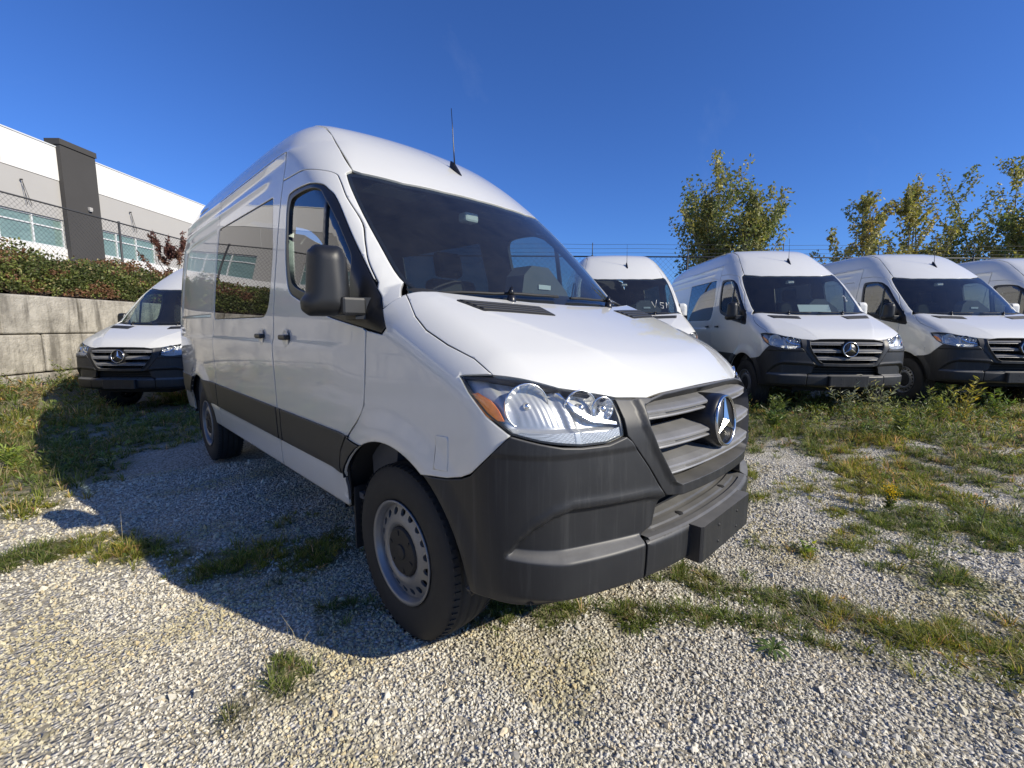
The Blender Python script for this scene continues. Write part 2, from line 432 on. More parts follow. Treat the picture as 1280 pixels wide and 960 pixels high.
def fill2d(loops, step, ring=None):
    """loops[0] outer, others holes: returns verts, tris, loop index ranges (constrained Delaunay with a hex grid inside)"""
    L = []
    for i, l in enumerate(loops):
        a = area2(l)
        if (i == 0 and a < 0) or (i > 0 and a > 0): l = l[::-1]
        L.append(l)
    pts = []; edges = []; rng = []
    for l in L:
        b = len(pts); pts += list(l); n = len(l); edges += [(b+i, b+(i+1) % n) for i in range(n)]; rng.append((b, b+n))
    lo = L[0].min(0); hi = L[0].max(0)
    if ring:
        for l in L:
            rl = offset_loop(l, ring); ok = inside(rl, L[0])
            for h in L[1:]: ok &= ~inside(rl, h)
            dd = np.min([dist_loop(rl, k) for k in L], axis=0); ok &= dd > ring*.7
            pts += list(rl[ok])
    gx = np.arange(lo[0]+step*.3, hi[0], step); gy = np.arange(lo[1]+step*.3, hi[1], step*.866)
    X, Y = np.meshgrid(gx, gy); X = X+((np.arange(len(gy)) % 2)*step*.5)[:, None]
    g = np.stack([X.ravel(), Y.ravel()], 1); ok = inside(g, L[0])
    for h in L[1:]: ok &= ~inside(g, h)
    g = g[ok]
    dd = np.min([dist_loop(g, k) for k in L], axis=0); g = g[dd > (max(step*.45, (ring or 0)*1.6))]
    pts += list(g)
    r = delaunay_2d_cdt([Vector((float(p[0]), float(p[1]))) for p in pts], edges, [], 0, 1e-7)
    V = np.array([v[:] for v in r[0]]); T = np.array([f for f in r[2] if len(f) == 3], dtype=int)
    c = V[T].mean(1); ok = inside(c, L[0])
    for h in L[1:]: ok &= ~inside(c, h)
    T = T[ok]
    e1 = V[T[:, 1]]-V[T[:, 0]]; e2 = V[T[:, 2]]-V[T[:, 0]]; flip = (e1[:, 0]*e2[:, 1]-e1[:, 1]*e2[:, 0]) < 0
    T[flip] = T[flip][:, ::-1]
    inv = {}
    for o, src in enumerate(r[3]):
        for i in src: inv[i] = o
    idx = [np.array([inv.get(i, -1) for i in range(a, b)]) for a, b in rng]
    return V, T, L, idx
def panel(name, ch, G, loops, step, mat, parent, off=0., disp=None, flange=.012, gap=.0022, ring=.005, mirror=False, tilt=.8, inner=None, pre2d=False):
    """a thin shell piece lying on the surface G; loops are lists of 3D (or chart) points"""
    L2 = []
    for i, l in enumerate(loops):
        l = np.array(l, float)
        if not pre2d and l.shape[1] == 3: l = ch.to2d(l)
        l = densify(l, step*.9)
        if (area2(l) < 0) == (i == 0): l = l[::-1]
        if gap: l = offset_loop(l, gap)
        L2.append(l)
    V2, T, L2, LI = fill2d(L2, step, ring)
    P, n0 = surf(ch, G, V2, off, disp)
    e = 1e-3
    Pa, _ = surf(ch, G, V2+[e, 0], off, disp); Pb, _ = surf(ch, G, V2+[0, e], off, disp)
    da = (Pa-P)/e; db = (Pb-P)/e; n = np.cross(da, db); n /= np.maximum(np.linalg.norm(n, axis=1, keepdims=True), 1e-12)
    s = np.sign((n*n0).sum(1)); s[s == 0] = 1; n *= s[:, None]
    orient = np.median(s)
    if orient < 0: T = T[:, ::-1]
    # boundary rings
    tris = [T]; VV = [P]; NN = [n]; nv = len(P)
    if flange:
        for l, idx in zip(L2, LI):
            t = np.roll(l, -1, 0)-np.roll(l, 1, 0)
            keep = idx >= 0
            idx = idx[keep]; t = t[keep]
            nout = np.stack([t[:, 1], -t[:, 0]], 1)
            o3 = da[idx]*nout[:, :1]+db[idx]*nout[:, 1:]; o3 /= np.maximum(np.linalg.norm(o3, axis=1, keepdims=True), 1e-9)
            nn = n[idx]
            A = P[idx]; B = A-nn*flange
            VV += [A, B]; NN += [o3, o3]
            k = len(idx); ia = nv+np.arange(k); ib = ia+k; nv += 2*k; ja = np.roll(ia, -1); jb = np.roll(ib, -1)
            q = np.concatenate([np.stack([ia, ja, jb], 1), np.stack([ia, jb, ib], 1)])
            # outward orientation
            c = np.cross(VV[-2][1]-VV[-2][0], VV[-1][0]-VV[-2][0])
            if c@o3[0] < 0: q = q[:, ::-1]
            # orientation of test triangle (ia,ja,jb): (ja-ia)x(jb-ia)
            tt = np.cross(A[1]-A[0], B[1]-A[0]); q = np.concatenate([np.stack([ia, ja, jb], 1), np.stack([ia, jb, ib], 1)])
            if tt@o3[0] < 0: q = q[:, ::-1]
            tris.append(q)
            if tilt:
                nt_ = nn+o3*tilt; NN[0][idx] = nt_/np.linalg.norm(nt_, axis=1, keepdims=True)
    VV = np.concatenate(VV); NN = np.concatenate(NN); TT = np.concatenate(tris)
    objs = []
    for mir in ((False, True) if mirror else (False,)):
        v = VV.copy(); nn = NN.copy(); t = TT
        if mir: v[:, 0] *= -1; nn[:, 0] *= -1; t = TT[:, ::-1]
        me = mesh_np(name, v, t, True); me.normals_split_custom_set_from_vertices([tuple(map(float, x)) for x in nn])
        objs.append(link(name, me, mat, parent))
    return objs if mirror else objs[0]
def both(half):
    """half outline on the x<0 side running from centre to centre -> full closed loop"""
    h = [tuple(p) for p in half]; m = [(-p[0],)+tuple(p[1:]) for p in h[::-1]]
    if abs(h[0][0]) < 1e-6: m = m[:-1]
    if abs(h[-1][0]) < 1e-6: m = m[1:]
    return h+m
def yz(G, pts):           # (y,z) points of the right flank -> 3D
    return lift(Ortho('x', (0, 1.3)), G, np.array(pts, float))
def xz(G, pts, yc=1.0):   # (x,z) points of the nose -> 3D by bisection in y
    pts = np.array(pts, float); a = np.full(len(pts), .9); b = np.full(len(pts), -.5)
    for _ in range(26):
        m = (a+b)/2; g = G(pts[:, 0], m, pts[:, 1]) > 0; a = np.where(g, m, a); b = np.where(g, b, m)
    return np.stack([pts[:, 0], (a+b)/2, pts[:, 1]], 1)
def xy(G, pts, z0=.9):    # (x,y) -> 3D on top surface
    return lift(Ortho('z', (0, 3), z0), G, np.array(pts, float))
def arc(cy, cz, r, a0, a1, n=24):
    return [(cy+r*math.cos(math.radians(a0+(a1-a0)*i/n)), cz+r*math.sin(math.radians(a0+(a1-a0)*i/n))) for i in range(n+1)]
def catmull(pts, k=6, closed=False):
    p = [np.array(a, float) for a in pts]; n = len(p); out = []
    for i in range(n if closed else n-1):
        a = p[i-1] if (closed or i > 0) else 2*p[0]-p[1]; b = p[i]; c = p[(i+1) % n]
        d = p[(i+2) % n] if (closed or i+2 < n) else 2*p[-1]-p[-2]
        for j in range(k):
            t = j/k; out.append(.5*((2*b)+(-a+c)*t+(2*a-5*b+4*c-d)*t*t+(-a+3*b-3*c+d)*t**3))
    if not closed: out.append(p[-1])
    return out

# ------------------------------------------------------------------ the van
ARCH_F = (1.02, .375, .497); ARCH_R = (4.685, .375, .497)
def d_side(P):
    """pressed shapes of the flank: arch lips, shoulder line, roof ribs, blank window"""
    y, z = P[:, 1], P[:, 2]; d = np.zeros(len(P)); ax = np.abs(P[:, 0])
    for cy, cz, r in (ARCH_F, ARCH_R):
        rr = np.hypot(y-cy, z-cz); d += .020*(1-sst(r+.02, r+.16, rr))*sst(.55, .7, z)
    d += .008*(1-sst(1.245, 1.275, z))*sst(1.0, 1.25, z)*sst(1.25, 1.6, y)*(1-sst(5.6, 5.8, y))
    m = sst(2.22, 2.5, y)*(1-sst(5.55, 5.7, y)); zz = z-.01*(y-3.0)*0
    d += .015*m*np.exp(-((zz-2.405)/.028)**2)
    m2 = sst(2.6, 2.8, y)*(1-sst(5.5, 5.65, y))
    d += .011*m2*np.exp(-((zz-2.295)/.022)**2)
    e = sst(4.06, 4.10, y)*(1-sst(5.58, 5.64, y))*sst(1.43, 1.46, z)*(1-sst(2.15, 2.19, z)); d -= .012*e
    d -= .006*np.exp(-((z-.63)/.012)**2)*(y > 1.4)
    return d
def d_roof(P):
    x, y = np.abs(P[:, 0]), P[:, 1]; d = np.zeros(len(P))
    for xc in (.12, .36): d += .008*(sst(xc-.05, xc-.03, x)-sst(xc+.03, xc+.05, x))*sst(3.0, 3.2, y)*(1-sst(5.5, 5.6, y))
    return d
def d_hood(P):
    x, y = np.abs(P[:, 0]), P[:, 1]
    c = .80-.42*np.clip((.95-y)/.8, 0, 1)**1.2                  # crease running in towards the grille
    return .004*(1-sst(c-.03, c+.005, x))*sst(.12, .3, y)
def d_bumper(P):
    ax, y, z = np.abs(P[:, 0]), P[:, 1], P[:, 2]; d = np.zeros(len(P))
    zt = np.interp(ax, [.38, .5, .8, .86, .905, .935, .955], [.745, .765, .775, .755, .715, .665, .60])
    M_ = sst(.600, .622, z)*(1-sst(zt-.026, zt+.002, z))*sst(-.01, .03, zt-.60)
    d -= .034*M_*(.55+.45*sst(.35, .75, ax))
    d += .005*np.exp(-((z-zt-.014)/.016)**2)*(1-sst(.88, .95, ax))
    d += .012*(1-sst(.590, .612, z))*(1-sst(.80, .97, ax))
    d -= .05*(1-sst(.43, .475, z))*(1-sst(.8, .98, ax))
    d += .006*sst(.935, .955, z)*(ax > .5)
    rr = np.hypot(y-ARCH_F[0], z-ARCH_F[1]); d += .014*(1-sst(.515, .60, rr))
    return d
def make_wheel(parent_root, x_out, cy, sgn, steer=0.0):
    """x_out: outer side coordinate (negative = right side)"""
    w = empty('wheel', (sgn*.0, 0, 0), 0, parent_root)
    r0 = .387; R = .2235; k = sgn
    # tyre (axis x). t measured outward from the inner side
    W = .235; xo = x_out; cen = (xo-k*W, cy, .378)
    b = MB()
    prof = [(R, 0), (R+.02, -.004), (.30, -.010), (.352, .006), (.375, .022)]
    tread = []
    xs = np.linspace(.028, W-.028, 25)
    for i, x in enumerate(xs):
        g = (i % 6 == 3)
        rr = r0-.010*((x-W/2)/(W/2))**2*1.3
        tread.append((rr-(.009 if g else 0), x))
    prof += tread+[(.377, W-.020), (.372, W-.012), (.355, W-.002), (.330, W+.006), (.300, W+.010), (.268, W+.008), (.245, W+.002), (R+.004, W-.006), (R-.004, W-.018)]
    b.lathe(prof, 80, d=(k, 0, 0), cen=cen)
    # shoulder blocks
    for i in range(72):
        th = 2*math.pi*i/72
        for t0, t1 in ((W-.040, W-.008), (.008, .040)):
            rr = [(.3745, t1 if t0 > .1 else t0), (.3805, t0+.006 if t0 > .1 else t1)]
            V = []
            for dth in (-.016, .016):
                for (ra, ta) in rr:
                    V.append((cen[0]+k*ta, cy+ra*math.cos(th+dth), .378+ra*math.sin(th+dth)))
                    V.append((cen[0]+k*ta, cy+(ra+.004)*math.cos(th+dth), .378+(ra+.004)*math.sin(th+dth)))
            b.add(V, [(0, 1, 3, 2), (4, 6, 7, 5), (1, 5, 7, 3), (0, 4, 5, 1), (2, 3, 7, 6)])
    b.build('tyre', M['tyre'], w, fix=True)
    rim = MB()
    prof = [(R+.003, W-.004), (R+.006, W+.004), (R-.003, W+.006), (R-.010, W-.003), (R-.013, W-.012), (.208, W-.016), (.205, W-.024), (.202, W-.045), (.188, W-.085), (.186, .03)]
    rim.lathe(prof, 56, d=(k, 0, 0), cen=cen)
    rim.build('rim', M['rimsteel'], w)
    # slotted disc
    n = 18
    def ring(r, m=72): return [(r*math.cos(2*math.pi*i/m), r*math.sin(2*math.pi*i/m)) for i in range(m)]
    loops = [np.array(ring(.204)), np.array(ring(.108))]
    for i in range(n):
        a = 2*math.pi*(i+.5)/n; pts = []
        for j in range(14):
            t = 2*math.pi*j/14; u = .0165*math.cos(t); v = .0162*math.sin(t)
            if u > 0: v *= 1.05
            rr = .176+u; pts.append((rr*math.cos(a)-v*math.sin(a), rr*math.sin(a)+v*math.cos(a)))
        loops.append(np.array(pts))
    V2, T, _, LI = fill2d(loops, .012, None)
    rad = np.hypot(V2[:, 0], V2[:, 1])
    prof_t = np.interp(rad, [.10, .115, .130, .145, .158, .175, .204], [W-.030, W-.012, W-.004, W-.006, W-.013, W-.021, W-.030])
    V3 = np.stack([cen[0]+k*prof_t, cy+V2[:, 0], .378+V2[:, 1]], 1)
    V4 = V3.copy(); V4[:, 0] -= k*.012
    allV = np.concatenate([V3, V4]); m = len(V3); fs = [T]
    for idx in LI:
        j = np.roll(idx, -1); fs += [np.stack([idx, j, j+m], 1), np.stack([idx, j+m, idx+m], 1)]
    me = mesh_np('wheel_disc', allV, np.concatenate(fs), True)
    bm = bmesh.new(); bm.from_mesh(me); bmesh.ops.recalc_face_normals(bm, faces=bm.faces)
    for e in bm.edges:
        if len(e.link_faces) == 2 and e.calc_face_angle(0) > .9: e.smooth = False
    bm.to_mesh(me); bm.free()
    link('wheel_disc', me, M['rimsteel'], w)
    cap = MB(); cap.lathe([(.1095, W-.030), (.108, W-.016), (.100, W-.006), (.06, W-.003), (.035, W-.004), (.033, W+.002), (.028, W+.004), (.0, W+.004)], 40, d=(k, 0, 0), cen=cen)
    for i in range(6):
        a = 2*math.pi*i/6+.3; cy2 = cy+.082*math.cos(a); cz2 = .378+.082*math.sin(a)
        V = []
        for (du, dv) in ((-.010, -.004), (.010, -.004), (.010, .004), (-.010, .004)):
            u = du*math.cos(a)-dv*math.sin(a); v = du*math.sin(a)+dv*math.cos(a)
            V.append((cen[0]+k*(W-.001), cy2+u, cz2+v))
        V += [(cen[0]+k*(W-.02), v[1], v[2]) for v in V]
        cap.add(V, [(0, 1, 2, 3), (0, 4, 5, 1), (1, 5, 6, 2), (2, 6, 7, 3), (3, 7, 4, 0)])
    cap.build('hub_cap', M['rubber'], w, sharp=.6)
    dk = MB(); dk.lathe([(.0, W-.09), (.187, W-.09)], 32, d=(k, 0, 0), cen=cen); dk.build('brake_disc', M['dark'], w)
    return w

root_fold = []
def cast_px(px):
    """points of the nose surface seen along the given sight lines (used once to place the amber reflector)"""
    px = np.array(px, float); D = FWD+np.outer((px[:, 0]-640)/559.74, RGT)-np.outer((px[:, 1]-480)/559.74, UPV); hit = np.full(len(px), np.nan)
    for t in np.arange(.8, 3.5, .004):
        P = CAMP+D*t; h = np.isnan(hit) & (G_hood(P[:, 0], P[:, 1], P[:, 2]) > 0); hit[h] = t
    return CAMP+D*hit[:, None]
def make_van():
    root = empty('parked_van')
    side = CylY(1.5)
    # -- doorway and window outlines (y, z) on the flank
    win = [(2.28, 2.09), (2.22, 2.13), (2.0, 2.125), (1.84, 2.10), (1.75, 2.055), (1.65, 1.985), (1.45, 1.78), (1.27, 1.60), (1.205, 1.525)]
    win_low = [(1.20, 1.345), (1.37, 1.368), (1.59, 1.402), (1.80, 1.45), (2.01, 1.505), (2.12, 1.54), (2.18, 1.60), (2.235, 1.74), (2.262, 1.90)]
    gapf = [(1.205, 1.545), (1.30, 1.645), (1.37, 1.735), (1.46, 1.845), (1.62, 1.995), (1.75, 2.115), (1.82, 2.165), (1.94, 2.20), (2.10, 2.225), (2.385, 2.235)]
    low_f = [(1.20, 1.335), (1.205, 1.15), (1.225, 1.01), (1.29, .925), (1.38, .845), (1.44, .76), (1.462, .66), (1.462, .46)]
    wl = catmull([(1.045, 1.350)]+[(1.10, 1.425)]+win[::-1][1:]+win_low[::-1]+[(1.07, 1.327)], 5)
    wl = [tuple(p) for p in wl]                      # window outline, from the front tip over the top and back
    gapf = [tuple(p) for p in catmull(gapf, 5)]
    wfront = [p for p in wl if p[0] > 1.209]
    door = gapf+[(2.40, 2.235), (2.40, .46)]+[tuple(p) for p in catmull(low_f[::-1], 4)]+wfront[::-1]
    panel('front_door_x', side, G_side, [yz(G_side, door)], .028, M['paint'], root, disp=d_side, mirror=True) if 0 else None
    panel('front_door', side, G_side, [yz(G_side, door)], .028, M['paint'], root, disp=d_side, mirror=True)
    # black window surround with the mirror triangle
    surround = wl
    gl = catmull([(1.40, 1.455), (1.60, 1.475), (1.90, 1.535), (2.06, 1.575), (2.14, 1.63), (2.20, 1.80), (2.235, 1.98), (2.235, 2.06), (2.19, 2.095), (2.00, 2.098), (1.84, 2.072), (1.76, 2.02), (1.62, 1.90), (1.46, 1.74), (1.395, 1.66), (1.38, 1.56)], 4, True)
    panel('window_surround', side, G_side, [yz(G_side, surround), yz(G_side, gl)], .025, M['black'], root, off=-.003, flange=.03, gap=.001, mirror=True)
    panel('door_glass', side, G_side, [yz(G_side, gl)], .035, M['glass'], root, off=-.014, flange=0, gap=-.004, ring=None, mirror=True, tilt=0)
    bar = [(1.665, 1.45), (1.70, 1.45), (1.745, 2.08), (1.71, 2.06)]
    panel('window_divider', side, G_side, [yz(G_side, bar)], .02, M['black'], root, off=-.006, flange=.012, gap=0, ring=None, mirror=True)
    # sliding door with its window
    swin = fillet([(2.56, 2.165), (2.475, 1.80), (2.50, 1.41), (3.94, 1.41), (3.955, 2.17)], {0: .04, 1: .5, 2: .16, 3: .03, 4: .03})
    sdoor = [(2.408, 2.405), (3.985, 2.405), (3.985, .46), (2.408, .46)]
    panel('sliding_door', side, G_side, [yz(G_side, sdoor), yz(G_side, swin)], .022, M['paint'], root, disp=d_side, mirror=True)
    panel('side_window', side, G_side, [yz(G_side, swin)], .05, M['privacy'], root, off=-.002, flange=.006, gap=.002, mirror=True, disp=lambda P: d_side(P)*0)
    # roof seam and upper body shell
    seam = [(-.735, 1.785, 2.19), (-.70, 2.00, 2.36), (-.655, 2.20, 2.51), (-.62, 2.36, 2.60), (-.605, 2.6, 2.67), (-.60, 3.0, 2.7), (-.60, 4.2, 2.7), (-.60, 5.80, 2.62)]
    ag = [tuple(p) for p in yz(G_cab, catmull([(1.045, 1.478), (1.165, 1.568), (1.34, 1.74), (1.59, 1.985), (1.775, 2.165)], 4))]
    shell = ag+seam
    rearline = [(5.80, 2.45), (5.86, 2.2), (5.87, 1.4), (5.87, .75), (5.85, .46)]
    arch_r = [(4.685+.49, .46)]+arc(*ARCH_R, 10, 170, 26)+[(4.685-.49, .46)]
    lowpts = rearline+arch_r+[(3.986, .46), (3.986, 2.406), (2.402, 2.406), (2.402, 2.238), (2.385, 2.236)]+gapf[::-1][1:]+[(1.19, 1.515), (1.10, 1.428)]
    shell3 = np.concatenate([np.array(shell), yz(G_side, lowpts)])
    s2 = side.to2d(shell3)
    panel('body_shell', side, G_side, [s2], .024, M['paint'], root, disp=d_side, mirror=True, pre2d=True)
    # roof skin
    header = [(0, 1.60), (-.25, 1.612), (-.5, 1.66), (-.70, 1.755)]
    roofl = both([p for p in header]+[(p[0], p[1]) for p in seam]+[(0, 5.86)])
    panel('roof', Ortho('z', (0, 2.2), 1.2), G_cab, [np.array(roofl)], .045, M['paint'], root, disp=d_roof, pre2d=True, off=.002)
    # rear end
    panel('rear_door', Ortho('y', (0, 3.5)), G_cab, [np.array([(-.93, .46), (-.003, .46), (-.003, 2.62), (-.55, 2.60), (-.74, 2.5), (-.84, 2.2), (-.90, 1.6), (-.93, 1.0)])], .08, M['paint'], root, pre2d=True, mirror=True, off=-.004)
    # bonnet
    fend_top = [(-.86, 1.035, 1.465), (-.885, .985, 1.44), (-.92, .90, 1.385), (-.935, .81, 1.335), (-.935, .68, 1.285), (-.925, .55, 1.245), (-.93, .455, 1.20)]
    nose = [(-.78, .30, 1.163), (-.58, .20, 1.118), (-.44, .16, 1.105), (-.36, .15, 1.118), (-.2, .14, 1.122), (0, .14, 1.122)]
    rear_e = [(0, .845), (-.3, .865), (-.55, .915), (-.75, .98), (-.84, 1.02)]
    r3 = xy(G_hood, rear_e)
    hood = both([tuple(p) for p in r3]+fend_top+nose)
    hch = Gno((0, .70, .45), (0, -.05, 1))
    panel('bonnet', hch, G_hood, [hood], .025, M['paint'], root, disp=d_hood, flange=.02, gap=.003)
    # cowl panel under the wipers
    cow = both([(0, .80), (-.3, .82), (-.55, .875), (-.74, .94), (-.83, .99), (-.85, 1.10), (-.7, 1.06), (-.4, 1.0), (0, .98)])
    panel('cowl', Ortho('z', (0, 2), .9), G_hood, [np.array(cow)], .05, M['rubber'], root, off=-.012, flange=0, gap=0, ring=None, pre2d=True)
    for sx in (-1, 1):
        b = MB(); b.tube([(sx*.835, 1.07, 1.462), (sx*.857, 1.035, 1.448), (sx*.862, 1.00, 1.425)], .017, 8); b.build('corner_seal', M['rubber'], root)
    # fender
    fch = Gno((0, 1.15, .85), (-1, 0, 0))
    head_rear = [(-.935, .36, 1.01), (-.975, .44, 1.07), (-.98, .52, 1.14), (-.972, .572, 1.188), (-.95, .51, 1.194)]
    f_low = [(1.455, .50)]+arc(ARCH_F[0], ARCH_F[1], ARCH_F[2], 16, 121)+[(.70, .812), (.62, .820), (.55, .838), (.50, .862)]
    f_gap = [(1.10, 1.425), (1.035, 1.345), (1.06, 1.322), (1.195, 1.338), (1.20, 1.15), (1.22, 1.01), (1.285, .92), (1.375, .84), (1.435, .757), (1.457, .66)]
    fl = np.concatenate([np.array([(-.86, 1.045, 1.472)]), yz(G_side, f_gap), yz(G_side, f_low), np.array(head_rear), np.array(fend_top[::-1])[:-1]])
    panel('fender', fch, G_hood, [fl], .022, M['paint'], root, disp=d_side, mirror=True)
    rep = yz(G_side, [(.685, .965), (.615, .97), (.62, .845), (.69, .84)])
    panel('fender_cover', fch, G_hood, [rep], .02, M['paint'], root, disp=d_side, off=.0022, flange=.004, gap=0, ring=.003, mirror=True, tilt=1.5)
    # rubber seals behind the shut lines
    def seal(pts, r=.009):
        p = densify(np.array([tuple(a) for a in pts]), .05, False); P = yz(G_side, p); n = gradn(G_side, P); P = P-n*.017
        for sx in (1, -1):
            Q = P.copy(); Q[:, 0] *= sx; b = MB(); b.tube([tuple(q) for q in Q], r, 6); b.build('door_seal', M['rubber'], root)
    seal([(1.10, 1.428), (1.205, 1.535)]+gapf[::2]+[(2.40, 2.235), (2.405, .46)])
    seal([(1.20, 1.335)]+low_f[1:]); seal([(2.405, 2.24), (2.405, 2.405), (3.985, 2.405), (3.985, .46)])
    # side mouldings
    def mould(pts, st=.03): panel('side_moulding', side, G_side, [yz(G_side, pts)], st, M['mould'], root, off=.010, flange=.026, mirror=True, disp=d_side)
    mould([(ARCH_F[0]+.4975*math.cos(a), ARCH_F[1]+.4975*math.sin(a)) for a in (1.13, 1.0, .85, .7, .6, .5)]+[(1.458, .635), (1.445, .755), (1.385, .835)])
    mould([(1.468, .635), (1.452, .76), (1.395, .84), (1.36, .842), (2.325, .845), (2.335, .635)])
    mould([(2.345, .635), (2.335, .845), (2.397, .845), (2.397, .635)])
    mould([(2.412, .635), (2.412, .845), (3.978, .85), (3.978, .64)])
    mould([(3.995, .64), (3.995, .85), (4.53, .85)]+[(ARCH_R[0]+.4975*math.cos(a), ARCH_R[1]+.4975*math.sin(a)) for a in (1.95, 2.15, 2.35, 2.55)])
    mould([(5.82, .62), (5.82, .84), (4.84, .85)]+[(ARCH_R[0]+.4975*math.cos(a), ARCH_R[1]+.4975*math.sin(a)) for a in (1.2, 1.0, .8, .6)])
    # windshield
    wch = Gno((0, 2.3, 1.35), (0, -.78, .62))
    top_e = [(0, 1.60), (-.25, 1.612), (-.5, 1.66), (-.70, 1.755)]
    t3 = xy(G_cab, [(x, y-.006) for x, y in top_e], 1.2)
    bot = [(-.84, 1.055), (-.7, .985), (-.5, .915), (-.25, .872), (0, .855)]
    b3 = xy(G_cab, bot, .9)
    wsl = both([tuple(p) for p in t3]+[tuple(p) for p in ag[::-1][:-2]]+[tuple(p) for p in b3])
    wsin = wch.to2d(np.array(wsl)); c = wsin.mean(0)
    frit = wsin.copy(); n_ = len(wsin)
    wi = np.array([p for p in wsin])
    if area2(wi) < 0: wi = wi[::-1]
    hole = offset_loop(densify(wi, .06), .028)
    hole[:, 1] = np.maximum(hole[:, 1], wi[:, 1].min()+.075)
    panel('windshield', wch, G_cab, [wsin], .05, M['ws'], root, off=-.001, flange=.005, gap=.003, pre2d=True, tilt=.5)
    panel('windshield_frame', wch, G_cab, [wsin, hole], .03, M['black'], root, off=-.008, flange=0, gap=.001, ring=None, pre2d=True, tilt=0)
    # bumper sides
    bch = CylZ(1.0)
    arch_b = arc(ARCH_F[0], ARCH_F[1], ARCH_F[2]+.004, 121, 176, 14)
    btop3 = np.array([(-.935, .36, 1.011), (-.885, .28, .990), (-.82, .24, .976), (-.76, .21, .970), (-.67, .17, .970), (-.597, .15, .988)])
    bfront = [(-.575, .97), (-.50, .87), (-.435, .775), (-.41, .745), (-.44, .705), (-.455, .64), (-.518, .612), (-.518, .43)]
    bup = [(.50, .858), (.55, .834), (.62, .816), (.70, .808)]
    blow = [(-.75, .425), (-.90, .44)]
    L = np.concatenate([yz(G_side, [(.545, .43)]), yz(G_side, arch_b[::-1]), yz(G_side, bup[::-1]), btop3, xz(G_hood, bfront), xz(G_hood, [blow[0]])])
    L2d = bch.to2d(L)
    panel('bumper_side', bch, G_hood, [L2d], .010, M['plastic'], root, disp=d_bumper, off=.003, mirror=True, flange=.03, pre2d=True)
    # bumper centre: bar, step deck, plate carrier
    barl = both([tuple(p) for p in xz(G_hood, [(0, .606), (-.514, .606), (-.514, .43), (0, .43)])])
    panel('bumper_bar', bch, G_hood, [barl], .02, M['plastic'], root, disp=d_bumper, off=.004, flange=.03)
    deck = MB(); xs = np.linspace(-.50, .50, 51); V = []; rows = []
    for x in xs:
        y0 = float(xz(G_hood, [(x, .60)])[0, 1])-.012
        for j, (dy, z) in enumerate(((0, .604), (.008, .611), (.03, .613), (.035, .607), (.055, .608), (.06, .615), (.085, .617), (.09, .611), (.11, .612), (.115, .620), (.15, .625))):
            edge = min(1, (0.44-abs(x))/.02) if abs(x) < .44 else 0
            zz = z if j in (0, 1) or edge > 0 else .612
            V.append((x, y0+dy, zz))
    nr = 11
    F = [(i*nr+j, (i+1)*nr+j, (i+1)*nr+j+1, i*nr+j+1) for i in range(50) for j in range(nr-1)]
    deck.add(V, F, False); deck.build('bumper_step', M['plastic'], root)
    for sx in (-.22, .22):
        s_ = MB(); y0 = float(xz(G_hood, [(sx, .60)])[0, 1]); s_.lathe([(0, .0045), (.016, .0045), (.018, .001)], 16, axis='z', cen=(sx, y0+.055, .6125)); s_.build('step_slot', M['dark'], root)
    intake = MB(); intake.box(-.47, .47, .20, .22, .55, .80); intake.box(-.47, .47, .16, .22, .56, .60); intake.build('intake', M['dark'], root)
    for zz in (.655, .69):
        s_ = MB(); s_.box(-.46, .46, .165, .18, zz, zz+.008); s_.build('intake_slat', M['rubber'], root)
    pl = MB(); y0 = float(xz(G_hood, [(0, .52)])[0, 1])
    pl.extrude([(-.262, y0+.03), (-.262, y0-.046), (-.25, y0-.054), (.25, y0-.054), (.262, y0-.046), (.262, y0+.03)], 'z', .458, .602)
    pl.build('plate_carrier', M['plastic'], root)
    for sx, sz in ((-.10, .565), (.10, .565), (-.10, .495), (.10, .495)):
        s_ = MB(); s_.lathe([(0, -.004), (.005, -.004), (.0065, 0)], 10, axis='y', cen=(sx, y0-.0542, sz)); s_.build('screw', M['rubber'], root)
    # grille surround
    go = [(0, 1.112), (-.2, 1.112), (-.36, 1.108), (-.44, 1.096), (-.590, 1.108), (-.590, 1.04), (-.590, .988), (-.575, .97), (-.50, .87), (-.435, .778), (-.408, .748), (-.36, .737), (0, .733)]
    gi = [(0, 1.100), (-.2, 1.100), (-.36, 1.096), (-.43, 1.086), (-.484, 1.072), (-.490, 1.01), (-.46, .935), (-.40, .84), (-.365, .795), (-.33, .780), (0, .775)]
    def d_gr(P):
        ax, z = np.abs(P[:, 0]), P[:, 2]
        i_ = np.interp(z, [.775, .80, .84, .935, 1.01, 1.09], [.33, .37, .40, .46, .49, .49])
        return .004+.014*(1-sst(0, .035, ax-i_))
    panel('grille_surround', bch, G_hood, [both([tuple(p) for p in xz(G_hood, go)]), both([tuple(p) for p in xz(G_hood, gi)])], .012, M['plastic'], root, disp=d_gr, flange=.08, gap=.002, ring=.004)
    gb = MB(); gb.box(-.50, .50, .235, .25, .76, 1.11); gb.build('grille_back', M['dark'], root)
    for k in range(9):
        s_ = MB(); x = -.44+.11*k; s_.box(x-.003, x+.003, .20, .235, .77, 1.11); s_.build('grille_rib', M['rubber'], root)
